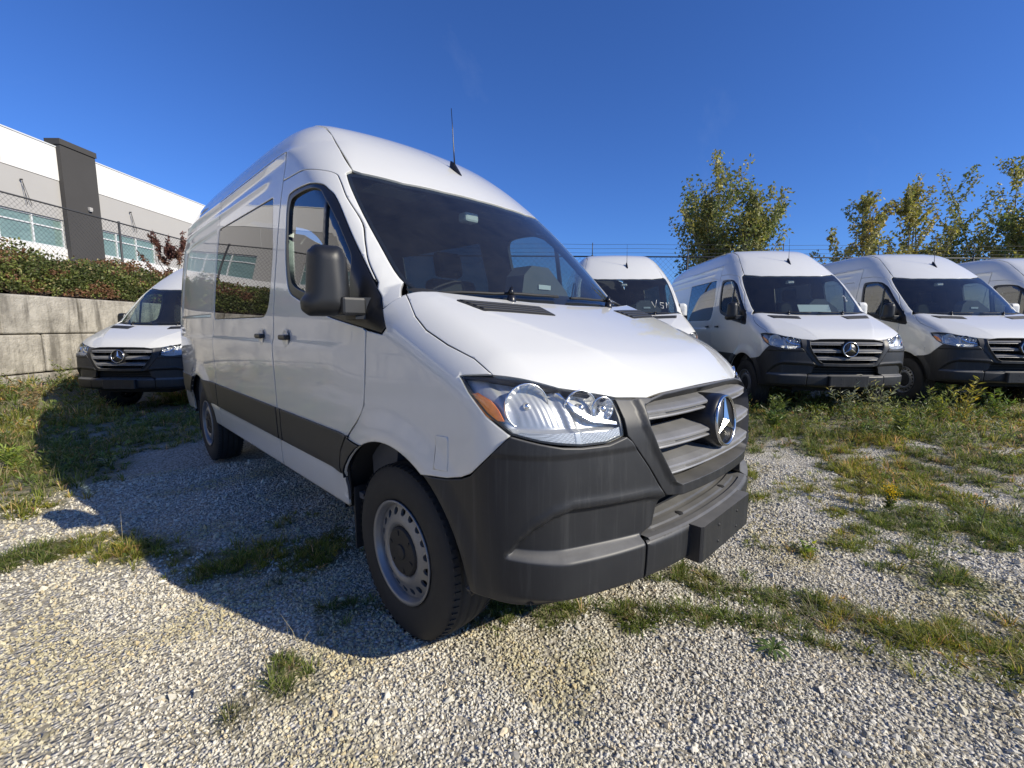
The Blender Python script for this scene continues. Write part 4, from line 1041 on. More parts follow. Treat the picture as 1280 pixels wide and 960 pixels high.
# ---- ground sheet
def make_ground():
    def axis(fine0, fine1, st, far):
        a = list(np.arange(fine0, fine1+1e-6, st)); k = st
        lo, hi = fine0, fine1
        while hi < far: k *= 1.28; hi += k; lo -= k; a.append(hi); a.insert(0, lo)
        return np.array(a)
    xs = axis(-3.2, 5.6, .045, 900); ys = axis(-2.4, 6.2, .045, 900)
    X, Y = np.meshgrid(xs, ys); Z = ground_h(X, Y)*(1-sst(60, 200, np.hypot(X, Y)))
    n, m = X.shape; V = np.stack([X.ravel(), Y.ravel(), Z.ravel()], 1)
    i = np.arange(n*m).reshape(n, m); F = np.stack([i[:-1, :-1].ravel(), i[:-1, 1:].ravel(), i[1:, 1:].ravel(), i[1:, :-1].ravel()], 1)
    me = mesh_np('ground', V, F, True)
    at = me.color_attributes.new('cover', 'FLOAT_COLOR', 'POINT'); g = veg(V[:, 0], V[:, 1]); g = np.where(np.hypot(V[:, 0], V[:, 1]) > 30, .8, g)
    mo = np.exp(-(((V[:, 0]-1.36)/.22)**2+((V[:, 1]+.80)/.13)**2))+.8*np.exp(-(((V[:, 0]+.44)/.10)**2+((V[:, 1]-.37)/.06)**2))+.5*np.exp(-(((V[:, 0]-.75)/.35)**2+((V[:, 1]+.62)/.12)**2))+.5*np.exp(-(((V[:, 0]+.62)/.12)**2+((V[:, 1]-.28)/.04)**2))
    c = np.stack([g, np.clip(mo, 0, 1), g*0, g*0+1], 1).astype(np.float32); at.data.foreach_set('color', c.ravel())
    m, nt, out = nmat('gravel_ground'); p = pr(nt, (.4, .38, .35), .92, 0, .25)
    co = objco(nt); vc = nt.nodes.new('ShaderNodeVertexColor'); vc.layer_name = 'cover'
    sp = nt.nodes.new('ShaderNodeSeparateColor'); nt.links.new(vc.outputs['Color'], sp.inputs[0])
    wv = noise(nt, 30, 3, .5, co); wmx = nt.nodes.new('ShaderNodeMixRGB'); wmx.inputs['Fac'].default_value = .012
    nt.links.new(co, wmx.inputs['Color1']); nt.links.new(wv.outputs['Color'], wmx.inputs['Color2'])
    v1 = nt.nodes.new('ShaderNodeTexVoronoi'); v1.inputs['Scale'].default_value = 62; v1.inputs['Randomness'].default_value = 1
    nt.links.new(wmx.outputs['Color'], v1.inputs['Vector'])
    v2 = nt.nodes.new('ShaderNodeTexVoronoi'); v2.inputs['Scale'].default_value = 27; nt.links.new(wmx.outputs['Color'], v2.inputs['Vector'])
    sc = nt.nodes.new('ShaderNodeSeparateColor'); nt.links.new(v1.outputs['Color'], sc.inputs[0])
    stone = ramp(nt, sc.outputs[0], [(0, (.38, .355, .285)), (.35, (.54, .51, .43)), (.7, (.66, .635, .56)), (1, (.78, .755, .69))])
    gap = ramp(nt, v1.outputs['Distance'], [(.30, (1, 1, 1)), (.75, (.45, .43, .40))])
    st2 = mixc(nt, 1.0, stone, gap, 'MULTIPLY')
    big = noise(nt, 1.3, 5, .6, co); st3 = mixc(nt, ramp(nt, big.outputs['Fac'], [(.40, (0, 0, 0)), (.72, (.6, .6, .6))]), st2, (.40, .365, .28))
    fi = noise(nt, 9, 6, .75, co); soil = mixc(nt, fi.outputs['Fac'], (.14, .12, .075), (.40, .355, .26))
    gn = noise(nt, 14, 5, .7, co); green = mixc(nt, gn.outputs['Fac'], (.07, .08, .025), (.19, .19, .08))
    soil2 = mixc(nt, ramp(nt, gn.outputs['Fac'], [(.42, (0, 0, 0)), (.6, (.8, .8, .8))]), soil, green)
    fac = math_(nt, 'MULTIPLY', sp.outputs[0], math_(nt, 'ADD', math_(nt, 'MULTIPLY', fi.outputs['Fac'], 1.4), .15), True)
    c1 = mixc(nt, ramp(nt, fac, [(.18, (0, 0, 0)), (.62, (.95, .95, .95))]), st3, soil2)
    mn = noise(nt, 40, 4, .6, co); mf = math_(nt, 'MULTIPLY', sp.outputs[1], ramp(nt, mn.outputs['Fac'], [(.35, (0, 0, 0)), (.6, (1, 1, 1))]), True)
    c2 = mixc(nt, mf, c1, (.16, .165, .035)); nt.links.new(c2, p.inputs['Base Color'])
    h1 = math_(nt, 'MULTIPLY', ramp(nt, v1.outputs['Distance'], [(0, (1, 1, 1)), (.7, (0, 0, 0))]), 1.0)
    h2 = math_(nt, 'ADD', h1, math_(nt, 'MULTIPLY', ramp(nt, v2.outputs['Distance'], [(0, (1, 1, 1)), (.7, (0, 0, 0))]), .7))
    h3 = math_(nt, 'ADD', h2, math_(nt, 'MULTIPLY', fi.outputs['Fac'], .8))
    bump(nt, h3, .9, .012, p); nt.links.new(p.outputs[0], out.inputs['Surface'])
    return tag(link('ground', me, m), kind='structure')
make_ground()

# ---- loose stones
def icos():
    bm = bmesh.new(); bmesh.ops.create_icosphere(bm, subdivisions=1, radius=1.0)
    V = np.array([v.co[:] for v in bm.verts]); F = np.array([[v.index for v in f.verts] for f in bm.faces]); bm.free(); return V, F
def octa():
    V = np.array([(1, 0, 0), (-1, 0, 0), (0, 1, 0), (0, -1, 0), (0, 0, 1), (0, 0, -1)], float)
    F = np.array([(0, 2, 4), (2, 1, 4), (1, 3, 4), (3, 0, 4), (2, 0, 5), (1, 2, 5), (3, 1, 5), (0, 3, 5)]); return V, F
def randrot(n, rg):
    q = rg.normal(size=(n, 4)); q /= np.linalg.norm(q, axis=1, keepdims=True); a, b, c, d = q.T
    return np.stack([np.stack([1-2*(c*c+d*d), 2*(b*c-a*d), 2*(b*d+a*c)], 1), np.stack([2*(b*c+a*d), 1-2*(b*b+d*d), 2*(c*d-a*b)], 1), np.stack([2*(b*d-a*c), 2*(c*d+a*b), 1-2*(b*b+c*c)], 1)], 1)
def in_view(x, y, z=0., m=1.12):
    v = np.stack([x-CAMP[0], y-CAMP[1], np.full_like(x, z-CAMP[2])], 1); zc = v@FWD; u = (v@RGT)/np.maximum(zc, .05); w = (v@UPV)/np.maximum(zc, .05)
    return (zc > .1) & (np.abs(u) < 640/559.7*m) & (np.abs(w) < 480/559.7*m)
def make_stones():
    m, nt, out = nmat('stone'); p = pr(nt, (.5, .48, .45), .85, 0, .3)
    vc = nt.nodes.new('ShaderNodeVertexColor'); vc.layer_name = 'tone'
    n = noise(nt, 160, 3, .6, objco(nt)); c = mixc(nt, math_(nt, 'MULTIPLY', n.outputs['Fac'], .35), vc.outputs['Color'], (.30, .27, .22), 'MIX')
    nt.links.new(c, p.inputs['Base Color']); nt.links.new(p.outputs[0], out.inputs['Surface'])
    allV = []; allF = []; allC = []; off = 0
    rg = np.random.default_rng(11)
    for (r0, r1, dens, smin_, smax_, geo) in ((.0, 1.9, 9000, .0034, .0080, icos()), (1.9, 3.0, 6200, .0046, .0092, octa()), (3.0, 5.2, 2500, .006, .012, octa())):
        # ground ring sector in view
        area = math.pi*(r1*r1-r0*r0); n = int(area*dens); a = rg.random(n)*2*math.pi; r = np.sqrt(r0*r0+rg.random(n)*(r1*r1-r0*r0))
        foot = CAMP[:2]; x = foot[0]+r*np.cos(a); y = foot[1]+r*np.sin(a)
        k = in_view(x, y, m=1.3); k &= ~((np.abs(x) < .5) & (y > .6) & (y < 5))
        k &= ld(x, y)[1] > .35
        x, y = x[k], y[k]; g = veg(x, y); k = rg.random(len(x)) > np.clip(g*1.05-.12, 0, .93)
        # bare streaks where the fines show
        k &= rg.random(len(x)) < (.40+.75*vnoise(x, y, .22, 9)+.3*vnoise(x, y, .06, 10))*(1-.12*sst(-1.1, -1.7, x)*sst(.3, 1.2, y))
        x, y = x[k], y[k]; n = len(x)
        s = smin_+(smax_-smin_)*rg.random(n)**2.4; big = rg.random(n) < .02; s[big] *= 1.9
        ax = np.stack([s*(.9+.7*rg.random(n)), s*(.7+.4*rg.random(n)), s*(.5+.35*rg.random(n))], 1)
        V0, F0 = geo; V = V0[None]*(1+.28*(rg.random((n, len(V0), 1))-.5)); V = V*ax[:, None, :]
        V = np.einsum('nij,nkj->nki', randrot(n, rg), V)
        V[:, :, 0] += x[:, None]; V[:, :, 1] += y[:, None]; V[:, :, 2] += (ground_h(x, y)+s*.32)[:, None]
        allV.append(V.reshape(-1, 3)); allF.append((F0[None]+(np.arange(n)*len(V0))[:, None, None]+off).reshape(-1, 3)); off += n*len(V0)
        t = rg.random(n); base = np.stack([.55+.29*t, .52+.28*t, .425+.25*t], 1); pt = vnoise(x, y, .35, 71)[:, None]; base = base*(1-.30*sst(.45, .85, pt)*np.array([[.7, .85, 1.5]])); dk = rg.random(n) < .10; base[dk] *= .45
        wm = rg.random(n) < .15; base[wm] *= np.array([1.0, .90, .74])
        allC.append(np.repeat(base, len(V0), 0))
    V = np.concatenate(allV); F = np.concatenate(allF); C_ = np.concatenate(allC)
    me = mesh_np('gravel', V, F, False); at = me.color_attributes.new('tone', 'FLOAT_COLOR', 'POINT')
    at.data.foreach_set('color', np.concatenate([C_, np.ones((len(C_), 1))], 1).astype(np.float32).ravel())
    print('stones tris', len(F))
    o = link('gravel', me, m); tag(o, 'pale loose crushed gravel covering the yard in front of the van', 'gravel', kind='stuff')
make_stones()

# ---- grass and weeds
def leaf_mat(name, trans=.35, rough=.6):
    m, nt, out = nmat(name); p = pr(nt, (.08, .12, .03), rough, 0, .3)
    vc = nt.nodes.new('ShaderNodeVertexColor'); vc.layer_name = 'tone'; nt.links.new(vc.outputs['Color'], p.inputs['Base Color'])
    t = nt.nodes.new('ShaderNodeBsdfTranslucent'); br = mixc(nt, 1.0, vc.outputs['Color'], (1.5, 1.6, .9), 'MULTIPLY'); nt.links.new(br, t.inputs['Color'])
    mx = nt.nodes.new('ShaderNodeMixShader'); mx.inputs[0].default_value = trans; nt.links.new(p.outputs[0], mx.inputs[1]); nt.links.new(t.outputs[0], mx.inputs[2])
    nt.links.new(mx.outputs[0], out.inputs['Surface']); return m
M['grass'] = leaf_mat('grass_blade'); M['leaf'] = leaf_mat('leaf', .3, .45)
def col_mesh(name, V, F, C_, mat, parent=None, smooth=False):
    me = mesh_np(name, V, F, smooth); at = me.color_attributes.new('tone', 'FLOAT_COLOR', 'POINT')
    at.data.foreach_set('color', np.concatenate([C_, np.ones((len(C_), 1))], 1).astype(np.float32).ravel()); return link(name, me, mat, parent)
def blades(x, y, z, h, w, lean, az, col, rg, curl=.6):
    """tapered bent blades: 5 vertices, 3 triangles"""
    n = len(x); dx, dy = np.cos(az), np.sin(az); px, py = -dy, dx
    V = np.zeros((n, 5, 3))
    for k, (t, ww) in enumerate(((0, 1), (0, -1), (.55, .75), (.55, -.75), (1, 0))):
        q = t*lean*h*(.4+curl*t); V[:, k, 0] = x+dx*q+px*w*ww*.5; V[:, k, 1] = y+dy*q+py*w*ww*.5; V[:, k, 2] = z+h*t*np.sqrt(np.maximum(.05, 1-(lean*t*.8)**2))
    F = np.array([(0, 1, 3), (0, 3, 2), (2, 3, 4)]); F = (F[None]+(np.arange(n)*5)[:, None, None]).reshape(-1, 3)
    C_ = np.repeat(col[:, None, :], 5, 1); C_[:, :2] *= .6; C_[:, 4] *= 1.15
    return V.reshape(-1, 3), F, C_.reshape(-1, 3)
def grass_cols(n, rg, dry=.2):
    t = rg.random((n, 1)); g = np.array([.075, .115, .022])*(1-t)+np.array([.20, .235, .055])*t
    d = rg.random(n) < dry; g[d] = np.array([.34, .29, .16])*(.6+.6*rg.random((d.sum(), 1))); return g
def make_grass():
    """tufts: each a ring of blades leaning away from its own centre"""
    rg = np.random.default_rng(21); Vs = []; Fs = []; Cs = []; off = 0
    for (x0, x1, y0, y1, dens, nb, rad, hh, ww, dry) in ((-3.4, 3.0, -2.0, 3.6, 620, 26, .026, .062, .0032, .20), (3.0, 5.2, -2.4, 3.5, 260, 20, .036, .085, .005, .42), (-4.0, 1.5, 3.6, 8.5, 190, 18, .042, .10, .0062, .34), (5.2, 13, -6, 4, 60, 18, .06, .13, .010, .48), (-6.5, 2, 8.5, 16, 50, 18, .08, .17, .012, .45)):
        n = int((x1-x0)*(y1-y0)*dens); x = x0+rg.random(n)*(x1-x0); y = y0+rg.random(n)*(y1-y0)
        k = in_view(x, y, m=1.4) & (ld(x, y)[0] < WALL_L-.05); x, y = x[k], y[k]; g = veg(x, y)*(.45+.9*vnoise(x, y, .11, 31))
        k = rg.random(len(x)) < np.clip((g-.22)*1.5, 0, 1); k |= (rg.random(len(x)) < .022) & (x > .9); x, y = x[k], y[k]; g = np.maximum(g[k], .3); n = len(x)
        vig = .45+.85*rg.random(n)**1.4; species = rg.random(n)
        cx = np.repeat(x, nb); cy = np.repeat(y, nb); vg = np.repeat(vig, nb); gg = np.repeat(g, nb); sp = np.repeat(species, nb)
        a = rg.random(n*nb)*2*math.pi; r = rad*vg*rg.random(n*nb)**.7; px_ = cx+np.cos(a)*r; py_ = cy+np.sin(a)*r
        h = hh*vg*(.55+.7*rg.random(n*nb))*(.65+.5*gg); flat = sp < .3; h = np.where(flat, h*.55, h)
        az = a+rg.normal(size=n*nb)*.5; lean = np.where(flat, 1.0+.5*rg.random(n*nb), .25+.8*rg.random(n*nb)); w = ww*(.7+.8*rg.random(n*nb))*np.where(flat, 1.7, 1)
        col = grass_cols(n*nb, rg, dry*.6); dd_ = rg.random(n) < dry*.5; tone = (.7+.6*rg.random(n))[:, None]*np.where(dd_[:, None], [[2.0, 1.45, 1.9]], [[1, 1, 1]]); col = col*np.repeat(tone, nb, 0)
        yl = vnoise(px_, py_, .8, 35) > .58; col[yl] *= np.array([1.45, 1.25, .95])
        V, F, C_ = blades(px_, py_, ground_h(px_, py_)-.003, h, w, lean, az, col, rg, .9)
        Vs.append(V); Fs.append(F+off); Cs.append(C_); off += len(V)
    V = np.concatenate(Vs); F = np.concatenate(Fs); print('grass tris', len(F))
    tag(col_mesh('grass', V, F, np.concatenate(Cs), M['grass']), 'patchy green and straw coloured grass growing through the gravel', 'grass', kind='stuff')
    # long dry stalks lying about
    rg = np.random.default_rng(22); spots = [(.62, -.45, .22, 60), (.45, -.25, .12, 26), (.9, -.85, .25, 50), (-1.62, 1.0, .10, 30), (-1.95, 3.1, .2, 40), (-1.38, 1.15, .06, 14), (2.2, -.5, .3, 50), (-2.4, 5.6, .6, 80), (-1.5, 2.55, .1, 12), (.35, .02, .15, 12)]
    Vs = []; Fs = []; Cs = []; off = 0
    for cx, cy, r, n in spots:
        x = cx+rg.normal(size=n)*r*.6; y = cy+rg.normal(size=n)*r*.6; h = .08+.14*rg.random(n)
        col = np.array([.42, .36, .22])*(.6+.6*rg.random((n, 1)))
        V, F, C_ = blades(x, y, ground_h(x, y), h, np.full(n, .0022), .6+1.2*rg.random(n), rg.random(n)*2*math.pi, col, rg, .9)
        Vs.append(V); Fs.append(F+off); Cs.append(C_); off += len(V)
    tag(col_mesh('dry_stalks', np.concatenate(Vs), np.concatenate(Fs), np.concatenate(Cs), M['grass']), 'long straw coloured dry stalks bent over the grass tufts', 'dry grass', kind='stuff')
make_grass()
def leaves(P, D, L, W, col, rg, fold=.25):
    """diamond leaves: position P, direction D, length L, width W; 4 verts 2 tris"""
    n = len(P); D = D/np.linalg.norm(D, axis=1, keepdims=True); up = rg.normal(size=(n, 3)); S = np.cross(D, up); S /= np.linalg.norm(S, axis=1, keepdims=True); N_ = np.cross(S, D)
    V = np.stack([P, P+D*(L*.45)[:, None]+S*(W*.5)[:, None]+N_*(W*fold)[:, None]*.5, P+D*L[:, None]-N_*(L*.12)[:, None], P+D*(L*.45)[:, None]-S*(W*.5)[:, None]+N_*(W*fold)[:, None]*.5], 1)
    F = (np.array([(0, 1, 2), (0, 2, 3)])[None]+(np.arange(n)*4)[:, None, None]).reshape(-1, 3)
    return V.reshape(-1, 3), F, np.repeat(col, 4, 0)
def weed_plant(name, x, y, nst, h, label, cat, seed, leaf=(.05, .011), col=(.10, .13, .05), flower=None, spread=.25, group=None, lean=(0, 0), nleaf=26):
    rg = np.random.default_rng(seed); z0 = float(ground_h(x, y)); root = empty(name, (x, y, z0)); tag(root, label, cat, group)
    st = MB(); Ps = []; Ds = []; tips = []
    for i in range(nst):
        a = rg.random()*2*math.pi; s = spread*(.3+.7*rg.random()); hh = h*(.65+.4*rg.random()); pts = []
        for t in np.linspace(0, 1, 6):
            pts.append((math.cos(a)*s*hh*t**1.3+lean[0]*t*t+.01*rg.normal()*t, math.sin(a)*s*hh*t**1.3+lean[1]*t*t+.01*rg.normal()*t, hh*t))
        st.tube(pts, [.0032*(h/.4)**.5*(1-.7*k/5) for k in range(6)], 4, False); tips.append(pts[-1])
        for k in range(nleaf):
            t = .12+.88*(k+rg.random())/nleaf; f = t*5; q = min(4, int(f)); p = np.array(pts[q])*(1-(f-q))+np.array(pts[q+1])*(f-q)
            b = rg.random()*2*math.pi; Ps.append(p); Ds.append((math.cos(b), math.sin(b), .35+.6*rg.random()))
    st.build('stem', M['stem'], root, fix=False)
    n = len(Ps); c = np.array(col)*(.6+.9*rg.random((n, 1)))*np.where(rg.random((n, 1)) < .15, np.array([1.8, 1.4, .9]), 1.0)
    V, F, C_ = leaves(np.array(Ps), np.array(Ds), leaf[0]*(.6+.7*rg.random(n)), leaf[1]*(.8+.5*rg.random(n)), c, rg)
    tag(col_mesh('foliage', V, F, C_, M['leaf'], root), kind='stuff')
    if flower:
        P2 = []; 
        for t in tips:
            for _ in range(flower[1]): P2.append(np.array(t)+rg.normal(size=3)*np.array([.018, .018, .014])*flower[2])
        n = len(P2); c = np.array(flower[0])*(.7+.5*rg.random((n, 1))); D = rg.normal(size=(n, 3)); D[:, 2] = np.abs(D[:, 2])+.2
        V, F, C_ = leaves(np.array(P2), D, np.full(n, .009*flower[2]), np.full(n, .008*flower[2]), c, rg); tag(col_mesh('blossom', V, F, C_, M['leaf'], root), kind='stuff')
    return root
M['stem'] = simple('stem', (.12, .11, .05), .7)

def make_weed_cover():
    rg = np.random.default_rng(61); Vs = []; Fs = []; Cs = []; off = 0
    for (x0, x1, y0, y1, dens, L, hh, thr) in ((2.2, 5.4, -2.4, 3.2, 60, .032, .08, .42), (4.6, 12.5, -5.5, 3.2, 34, .060, .20, .45), (-5, .8, 4.6, 9.5, 26, .055, .13, .45), (-6.5, 1.5, 9.5, 15, 18, .08, .25, .5), (-2.2, -.4, 1.6, 3.6, 60, .028, .05, .5), (-.4, 2.2, -1.6, 1.2, 90, .018, .035, .45)):
        n = int((x1-x0)*(y1-y0)*dens); x = x0+rg.random(n)*(x1-x0); y = y0+rg.random(n)*(y1-y0); g = veg(x, y)
        k = in_view(x, y, m=1.4) & (rg.random(n) < np.clip((g-thr)*2.2, 0, 1)) & (ld(x, y)[0] < WALL_L-.05); x, y = x[k], y[k]; n = len(x)
        if not n: continue
        m = 16; h = hh*(.5+1.0*rg.random(n)**1.6); X = np.repeat(x, m); Y = np.repeat(y, m); H = np.repeat(h, m); t = rg.random(n*m)**.7
        a = rg.random(n*m)*2*math.pi; sp = H*.5*t; lx = np.repeat(rg.normal(size=n)*.12, m)*H*2
        P = np.stack([X+np.cos(a)*sp*.6+lx*t, Y+np.sin(a)*sp*.6, ground_h(X, Y)+H*t], 1); D = np.stack([np.cos(a), np.sin(a), .25+.8*rg.random(n*m)], 1)
        kind = rg.random(n); c0 = np.where((kind < .45)[:, None], [[.12, .17, .05]], np.where((kind < .72)[:, None], [[.22, .25, .08]], np.where((kind < .88)[:, None], [[.24, .25, .15]], [[.26, .19, .08]]))); c0 = c0*(.7+.6*rg.random((n, 1)))
        col = np.repeat(c0, m, 0)*(.7+.6*rg.random((n*m, 1)))
        V, F, C_ = leaves(P, D, L*(.6+.7*rg.random(n*m)), L*.26*(.7+.6*rg.random(n*m)), col, rg); Vs.append(V); Fs.append(F+off); Cs.append(C_); off += len(V)
    print('weed tris', sum(len(f) for f in Fs))
    tag(col_mesh('weed_cover', np.concatenate(Vs), np.concatenate(Fs), np.concatenate(Cs), M['leaf']), 'low tangled leafy weeds spreading over the gravel before the parked row', 'weeds', kind='stuff')
make_weed_cover()
# individual plants that stand out
weed_plant('goldenrod', 2.30, -.36, 5, .20, 'low weed with bright yellow flower clusters in the gravel right of the front van', 'weed', 1, flower=((.75, .50, .02), 60, 1.15), col=(.11, .14, .045))
weed_plant('goldenrod', 2.42, -.18, 3, .27, 'browner half faded yellow flowering weed just behind the bright yellow one', 'weed', 2, flower=((.50, .36, .06), 30, 1.0), col=(.16, .14, .06))
weed_plant('tall_weed', 2.33, -.82, 1, .52, 'single tall thin leaning weed with pale green tip near the right edge', 'weed', 3, spread=.1, lean=(.16, -.12), nleaf=26, flower=((.22, .26, .05), 50, 1.2), leaf=(.06, .009))
weed_plant('leafy_weed', 1.16, -.08, 3, .07, 'small bright green leafy sprout in bare gravel right of the plate carrier', 'weed', 4, leaf=(.05, .014), col=(.20, .26, .06), spread=.8, nleaf=7)
def rosette(x, y, R, n, label, seed, col):
    rg = np.random.default_rng(seed); root = empty('rosette_weed', (x, y, float(ground_h(x, y)))); tag(root, label, 'weed')
    V = []; F = []; C_ = []
    for i in range(n):
        a = 2*math.pi*i/n+rg.random()*.3; L = R*(.7+.4*rg.random()); w = L*.16
        for k, (t, ww, z) in enumerate(((0, .25, .006), (.35, .8, .022), (.7, 1., .020), (1, .05, .008))):
            for s in (-1, 1): V.append((math.cos(a)*L*t-math.sin(a)*w*ww*s*.5, math.sin(a)*L*t+math.cos(a)*w*ww*s*.5, z+.004*s*0+rg.random()*.004)); C_.append(np.array(col)*(.8+.4*rg.random()))
        b = i*8; F += [(b+2*k, b+2*k+1, b+2*k+3) for k in range(3)]+[(b+2*k, b+2*k+3, b+2*k+2) for k in range(3)]
    tag(col_mesh('leaf_blades', np.array(V), np.array(F), np.array(C_), M['leaf'], root), kind='stuff')
rosette(.10, -.18, .085, 13, 'flat rosette weed with long narrow leaves in the foreground gravel', 5, (.10, .15, .04))
rosette(1.18, .0, .06, 9, 'small dark flat rosette weed near the bumper corner', 6, (.08, .13, .035))
# leafy weeds that stand out
LW = [
 (5.15, 1.15, .34, (.15, .19, .07), 'pale green bushy weed next to the chrome badge of the foreground van'),
 (5.62, .42, .55, (.26, .27, .19), 'tall silvery leafed weed left of the wide plate carrier in the parked row'),
 (5.85, .12, .62, (.24, .25, .16), 'tallest silvery weed just below the parked van bumper, left of its plate carrier'),
 (6.45, -.50, .50, (.22, .25, .07), 'yellow green bushy weed under the right end of the plate carrier'),
 (6.62, -.70, .68, (.30, .27, .06), 'biggest yellowing bushy weed in front of the parked van corner'),
 (6.95, -1.0, .44, (.14, .20, .05), 'bright green leafy weed before the gap between two parked vans'),
 (7.5, -1.6, .46, (.20, .21, .13), 'grey green weed before the front wheel of the second right van'),
 (8.05, -2.25, .46, (.15, .18, .06), 'dark leafy weed under the bumper of the van at the right'),
 (8.6, -2.95, .55, (.28, .18, .07), 'brown orange leafed weed at the right frame edge under the bumper'),
 (4.5, 1.0, .30, (.10, .15, .04), 'dark green clump just right of the foreground van grille'),
 (4.9, -.2, .30, (.17, .20, .06), 'olive green clump in the middle of the weed strip'),
 (-2.35, 5.6, .26, (.20, .26, .06), 'bright green plant at the left edge of the van shadow'),
 (-2.9, 7.6, .45, (.26, .24, .05), 'yellowing weed clump at the left frame edge below the wall'),
 (-2.4, 9.9, .60, (.22, .16, .08), 'brown leafed weed between the block wall and the rear van'),
 (-2.0, 11.6, .60, (.16, .19, .07), 'pale green weed against the block wall left of the rear van')]
for i, (x_, y_, h_, c_, lab_) in enumerate(LW):
    weed_plant('leafy_weed', x_, y_, 7, h_*.95, lab_, 'weed', 100+i, leaf=(.085, .018), col=c_, spread=.55, group='leafy weeds that stand out of the cover', nleaf=22)

# ------------------------------------------------------------------ the vans
van = make_van()
def copy_tree(o, parent=None):
    c = o.copy(); COL.objects.link(c); c.parent = parent
    for ch in list(o.children): copy_tree(ch, c)
    return c
tag(van, 'white high roof van filling the foreground, shaded flank towards the camera', 'van', 'white vans parked in the yard')
others = [((4.32, 2.81, .10), -48, 'white van half hidden behind the bonnet of the foreground van, scribble on its windshield'),
          ((5.755, .436, .095), -47.9, 'white van right of the foreground van with dark sliding door window'),
          ((8.158, -1.344, .114), -48.2, 'white van second from the right edge, grille cut by the frame'),
          ((10.62, -3.15, .12), -48.2, 'white van at the right edge of the frame, only roof and door showing'),
          ((-1.366, 8.844, -.112), -45.2, 'white van behind at the left, parked below the concrete block wall')]
vans = [van]
for loc, rz, lab in others:
    c = copy_tree(van); c.location = loc; c.rotation_euler = (0, 0, math.radians(rz)); c['label'] = lab; vans.append(c)
vans[0]['group'] = vans[0]['group']
for ch in [k for k in vans[0].children_recursive if k.name.split('.')[0] == 'door_mirror' and abs(k.rotation_euler.z) > .1]:
    for k in list(ch.children): bpy.data.objects.remove(k, do_unlink=True)
    bpy.data.objects.remove(ch, do_unlink=True)      # its far mirror does not show
for ch in vans[5].children:          # the rear van has its near mirror folded back
    if ch.name.split('.')[0] == 'door_mirror' and abs(ch.rotation_euler.z) < .1: root_fold[0](ch, -1)
def drop(root, names):
    for ch in list(root.children):
        if ch.name.split('.')[0] in names: bpy.data.objects.remove(ch, do_unlink=True)
# two of the row are plain panel vans: sheet metal in place of the side window
for v in (vans[3], vans[4]):
    for ch in list(v.children):
        if ch.name.split('.')[0] == 'side_window':
            ch.data = ch.data.copy(); ch.data.materials[0] = M['paint']; ch.name = 'window_blank'
# handwriting on the windshield of the van behind
def scribble(v, strokes, x0, z0, s):
    for k, st in enumerate(strokes):
        pts = []
        for (a, b) in st:
            x = x0+a*s; z = z0+b*s; yy = float(WY(z))+.19*(abs(x)/.78)**2.2; pts.append((x, yy-.006, z))
        b = MB(); b.tube(pts, .0042, 5); b.build('paint_mark', M['chalk'], v)
M['chalk'] = simple('window_marker', (.75, .76, .74), .8)
scribble(vans[1], [[(0, 1), (.35, 0), (.9, 1.3)], [(2.0, .8), (1.4, .9), (1.35, .5), (1.8, .35), (1.75, -.05), (1.3, 0)], [(2.3, .0), (2.45, .9)], [(2.45, .9), (2.75, .1), (2.95, 1.0)]], .38, 1.60, .11)
pb = MB(); pb.V = []; pb.box(-.04, .46, 0, .004, 0, .15); Mx_ = Matrix.Translation((0, 1.26, 1.53))@Matrix.Rotation(math.radians(-35), 4, 'X'); pb.V = [tuple(Mx_@Vector(p)) for p in pb.V]; pb.build('window_sign', M['white_plastic'], vans[2])
scribble(vans[2], [[(0, .9), (.3, 1.1), (.5, .7), (.2, .4), (.5, .2), (.3, 0), (0, .15)]], .62, 1.70, .09)

# ------------------------------------------------------------------ left side: block wall, bank, hedge, fence, building
def concrete_mat(name, a, b, stain=.6, sc=1.0):
    m, nt, out = nmat(name); p = pr(nt, a, .9, 0, .2); t = nt.nodes.new('ShaderNodeTexCoord'); g = nt.nodes.new('ShaderNodeNewGeometry'); co = g.outputs['Position']
    n1 = noise(nt, 1.6*sc, 8, .65, co); n2 = noise(nt, 14*sc, 6, .7, co); mp_ = nt.nodes.new('ShaderNodeMapping'); mp_.inputs['Scale'].default_value = (5, 5, .7); nt.links.new(co, mp_.inputs['Vector'])
    n3 = noise(nt, 1.2*sc, 6, .65, mp_.outputs['Vector'])
    c = mixc(nt, n2.outputs['Fac'], a, b); c = mixc(nt, ramp(nt, n1.outputs['Fac'], [(.42, (0, 0, 0)), (.7, (stain, stain, stain))]), c, tuple(x*.45 for x in a))
    c = mixc(nt, ramp(nt, n3.outputs['Fac'], [(.48, (0, 0, 0)), (.66, (stain, stain, stain))]), c, tuple(x*.38 for x in a)); nt.links.new(c, p.inputs['Base Color'])
    bump(nt, math_(nt, 'ADD', n2.outputs['Fac'], n1.outputs['Fac']), .9, .04, p); nt.links.new(p.outputs[0], out.inputs['Surface']); return m
M['block'] = concrete_mat('block_concrete', (.40, .37, .31), (.53, .50, .43), .9)
wall = empty('retaining_wall', w2(WALL_L, 9.66), ANG); tag(wall, 'weathered retaining wall of large precast concrete blocks along the left side', 'wall')
bb = MB(); bb.box(-.737, .737, 0, .75, -.367, .367, .030); blk = bb.build('concrete_block', M['block'], wall)
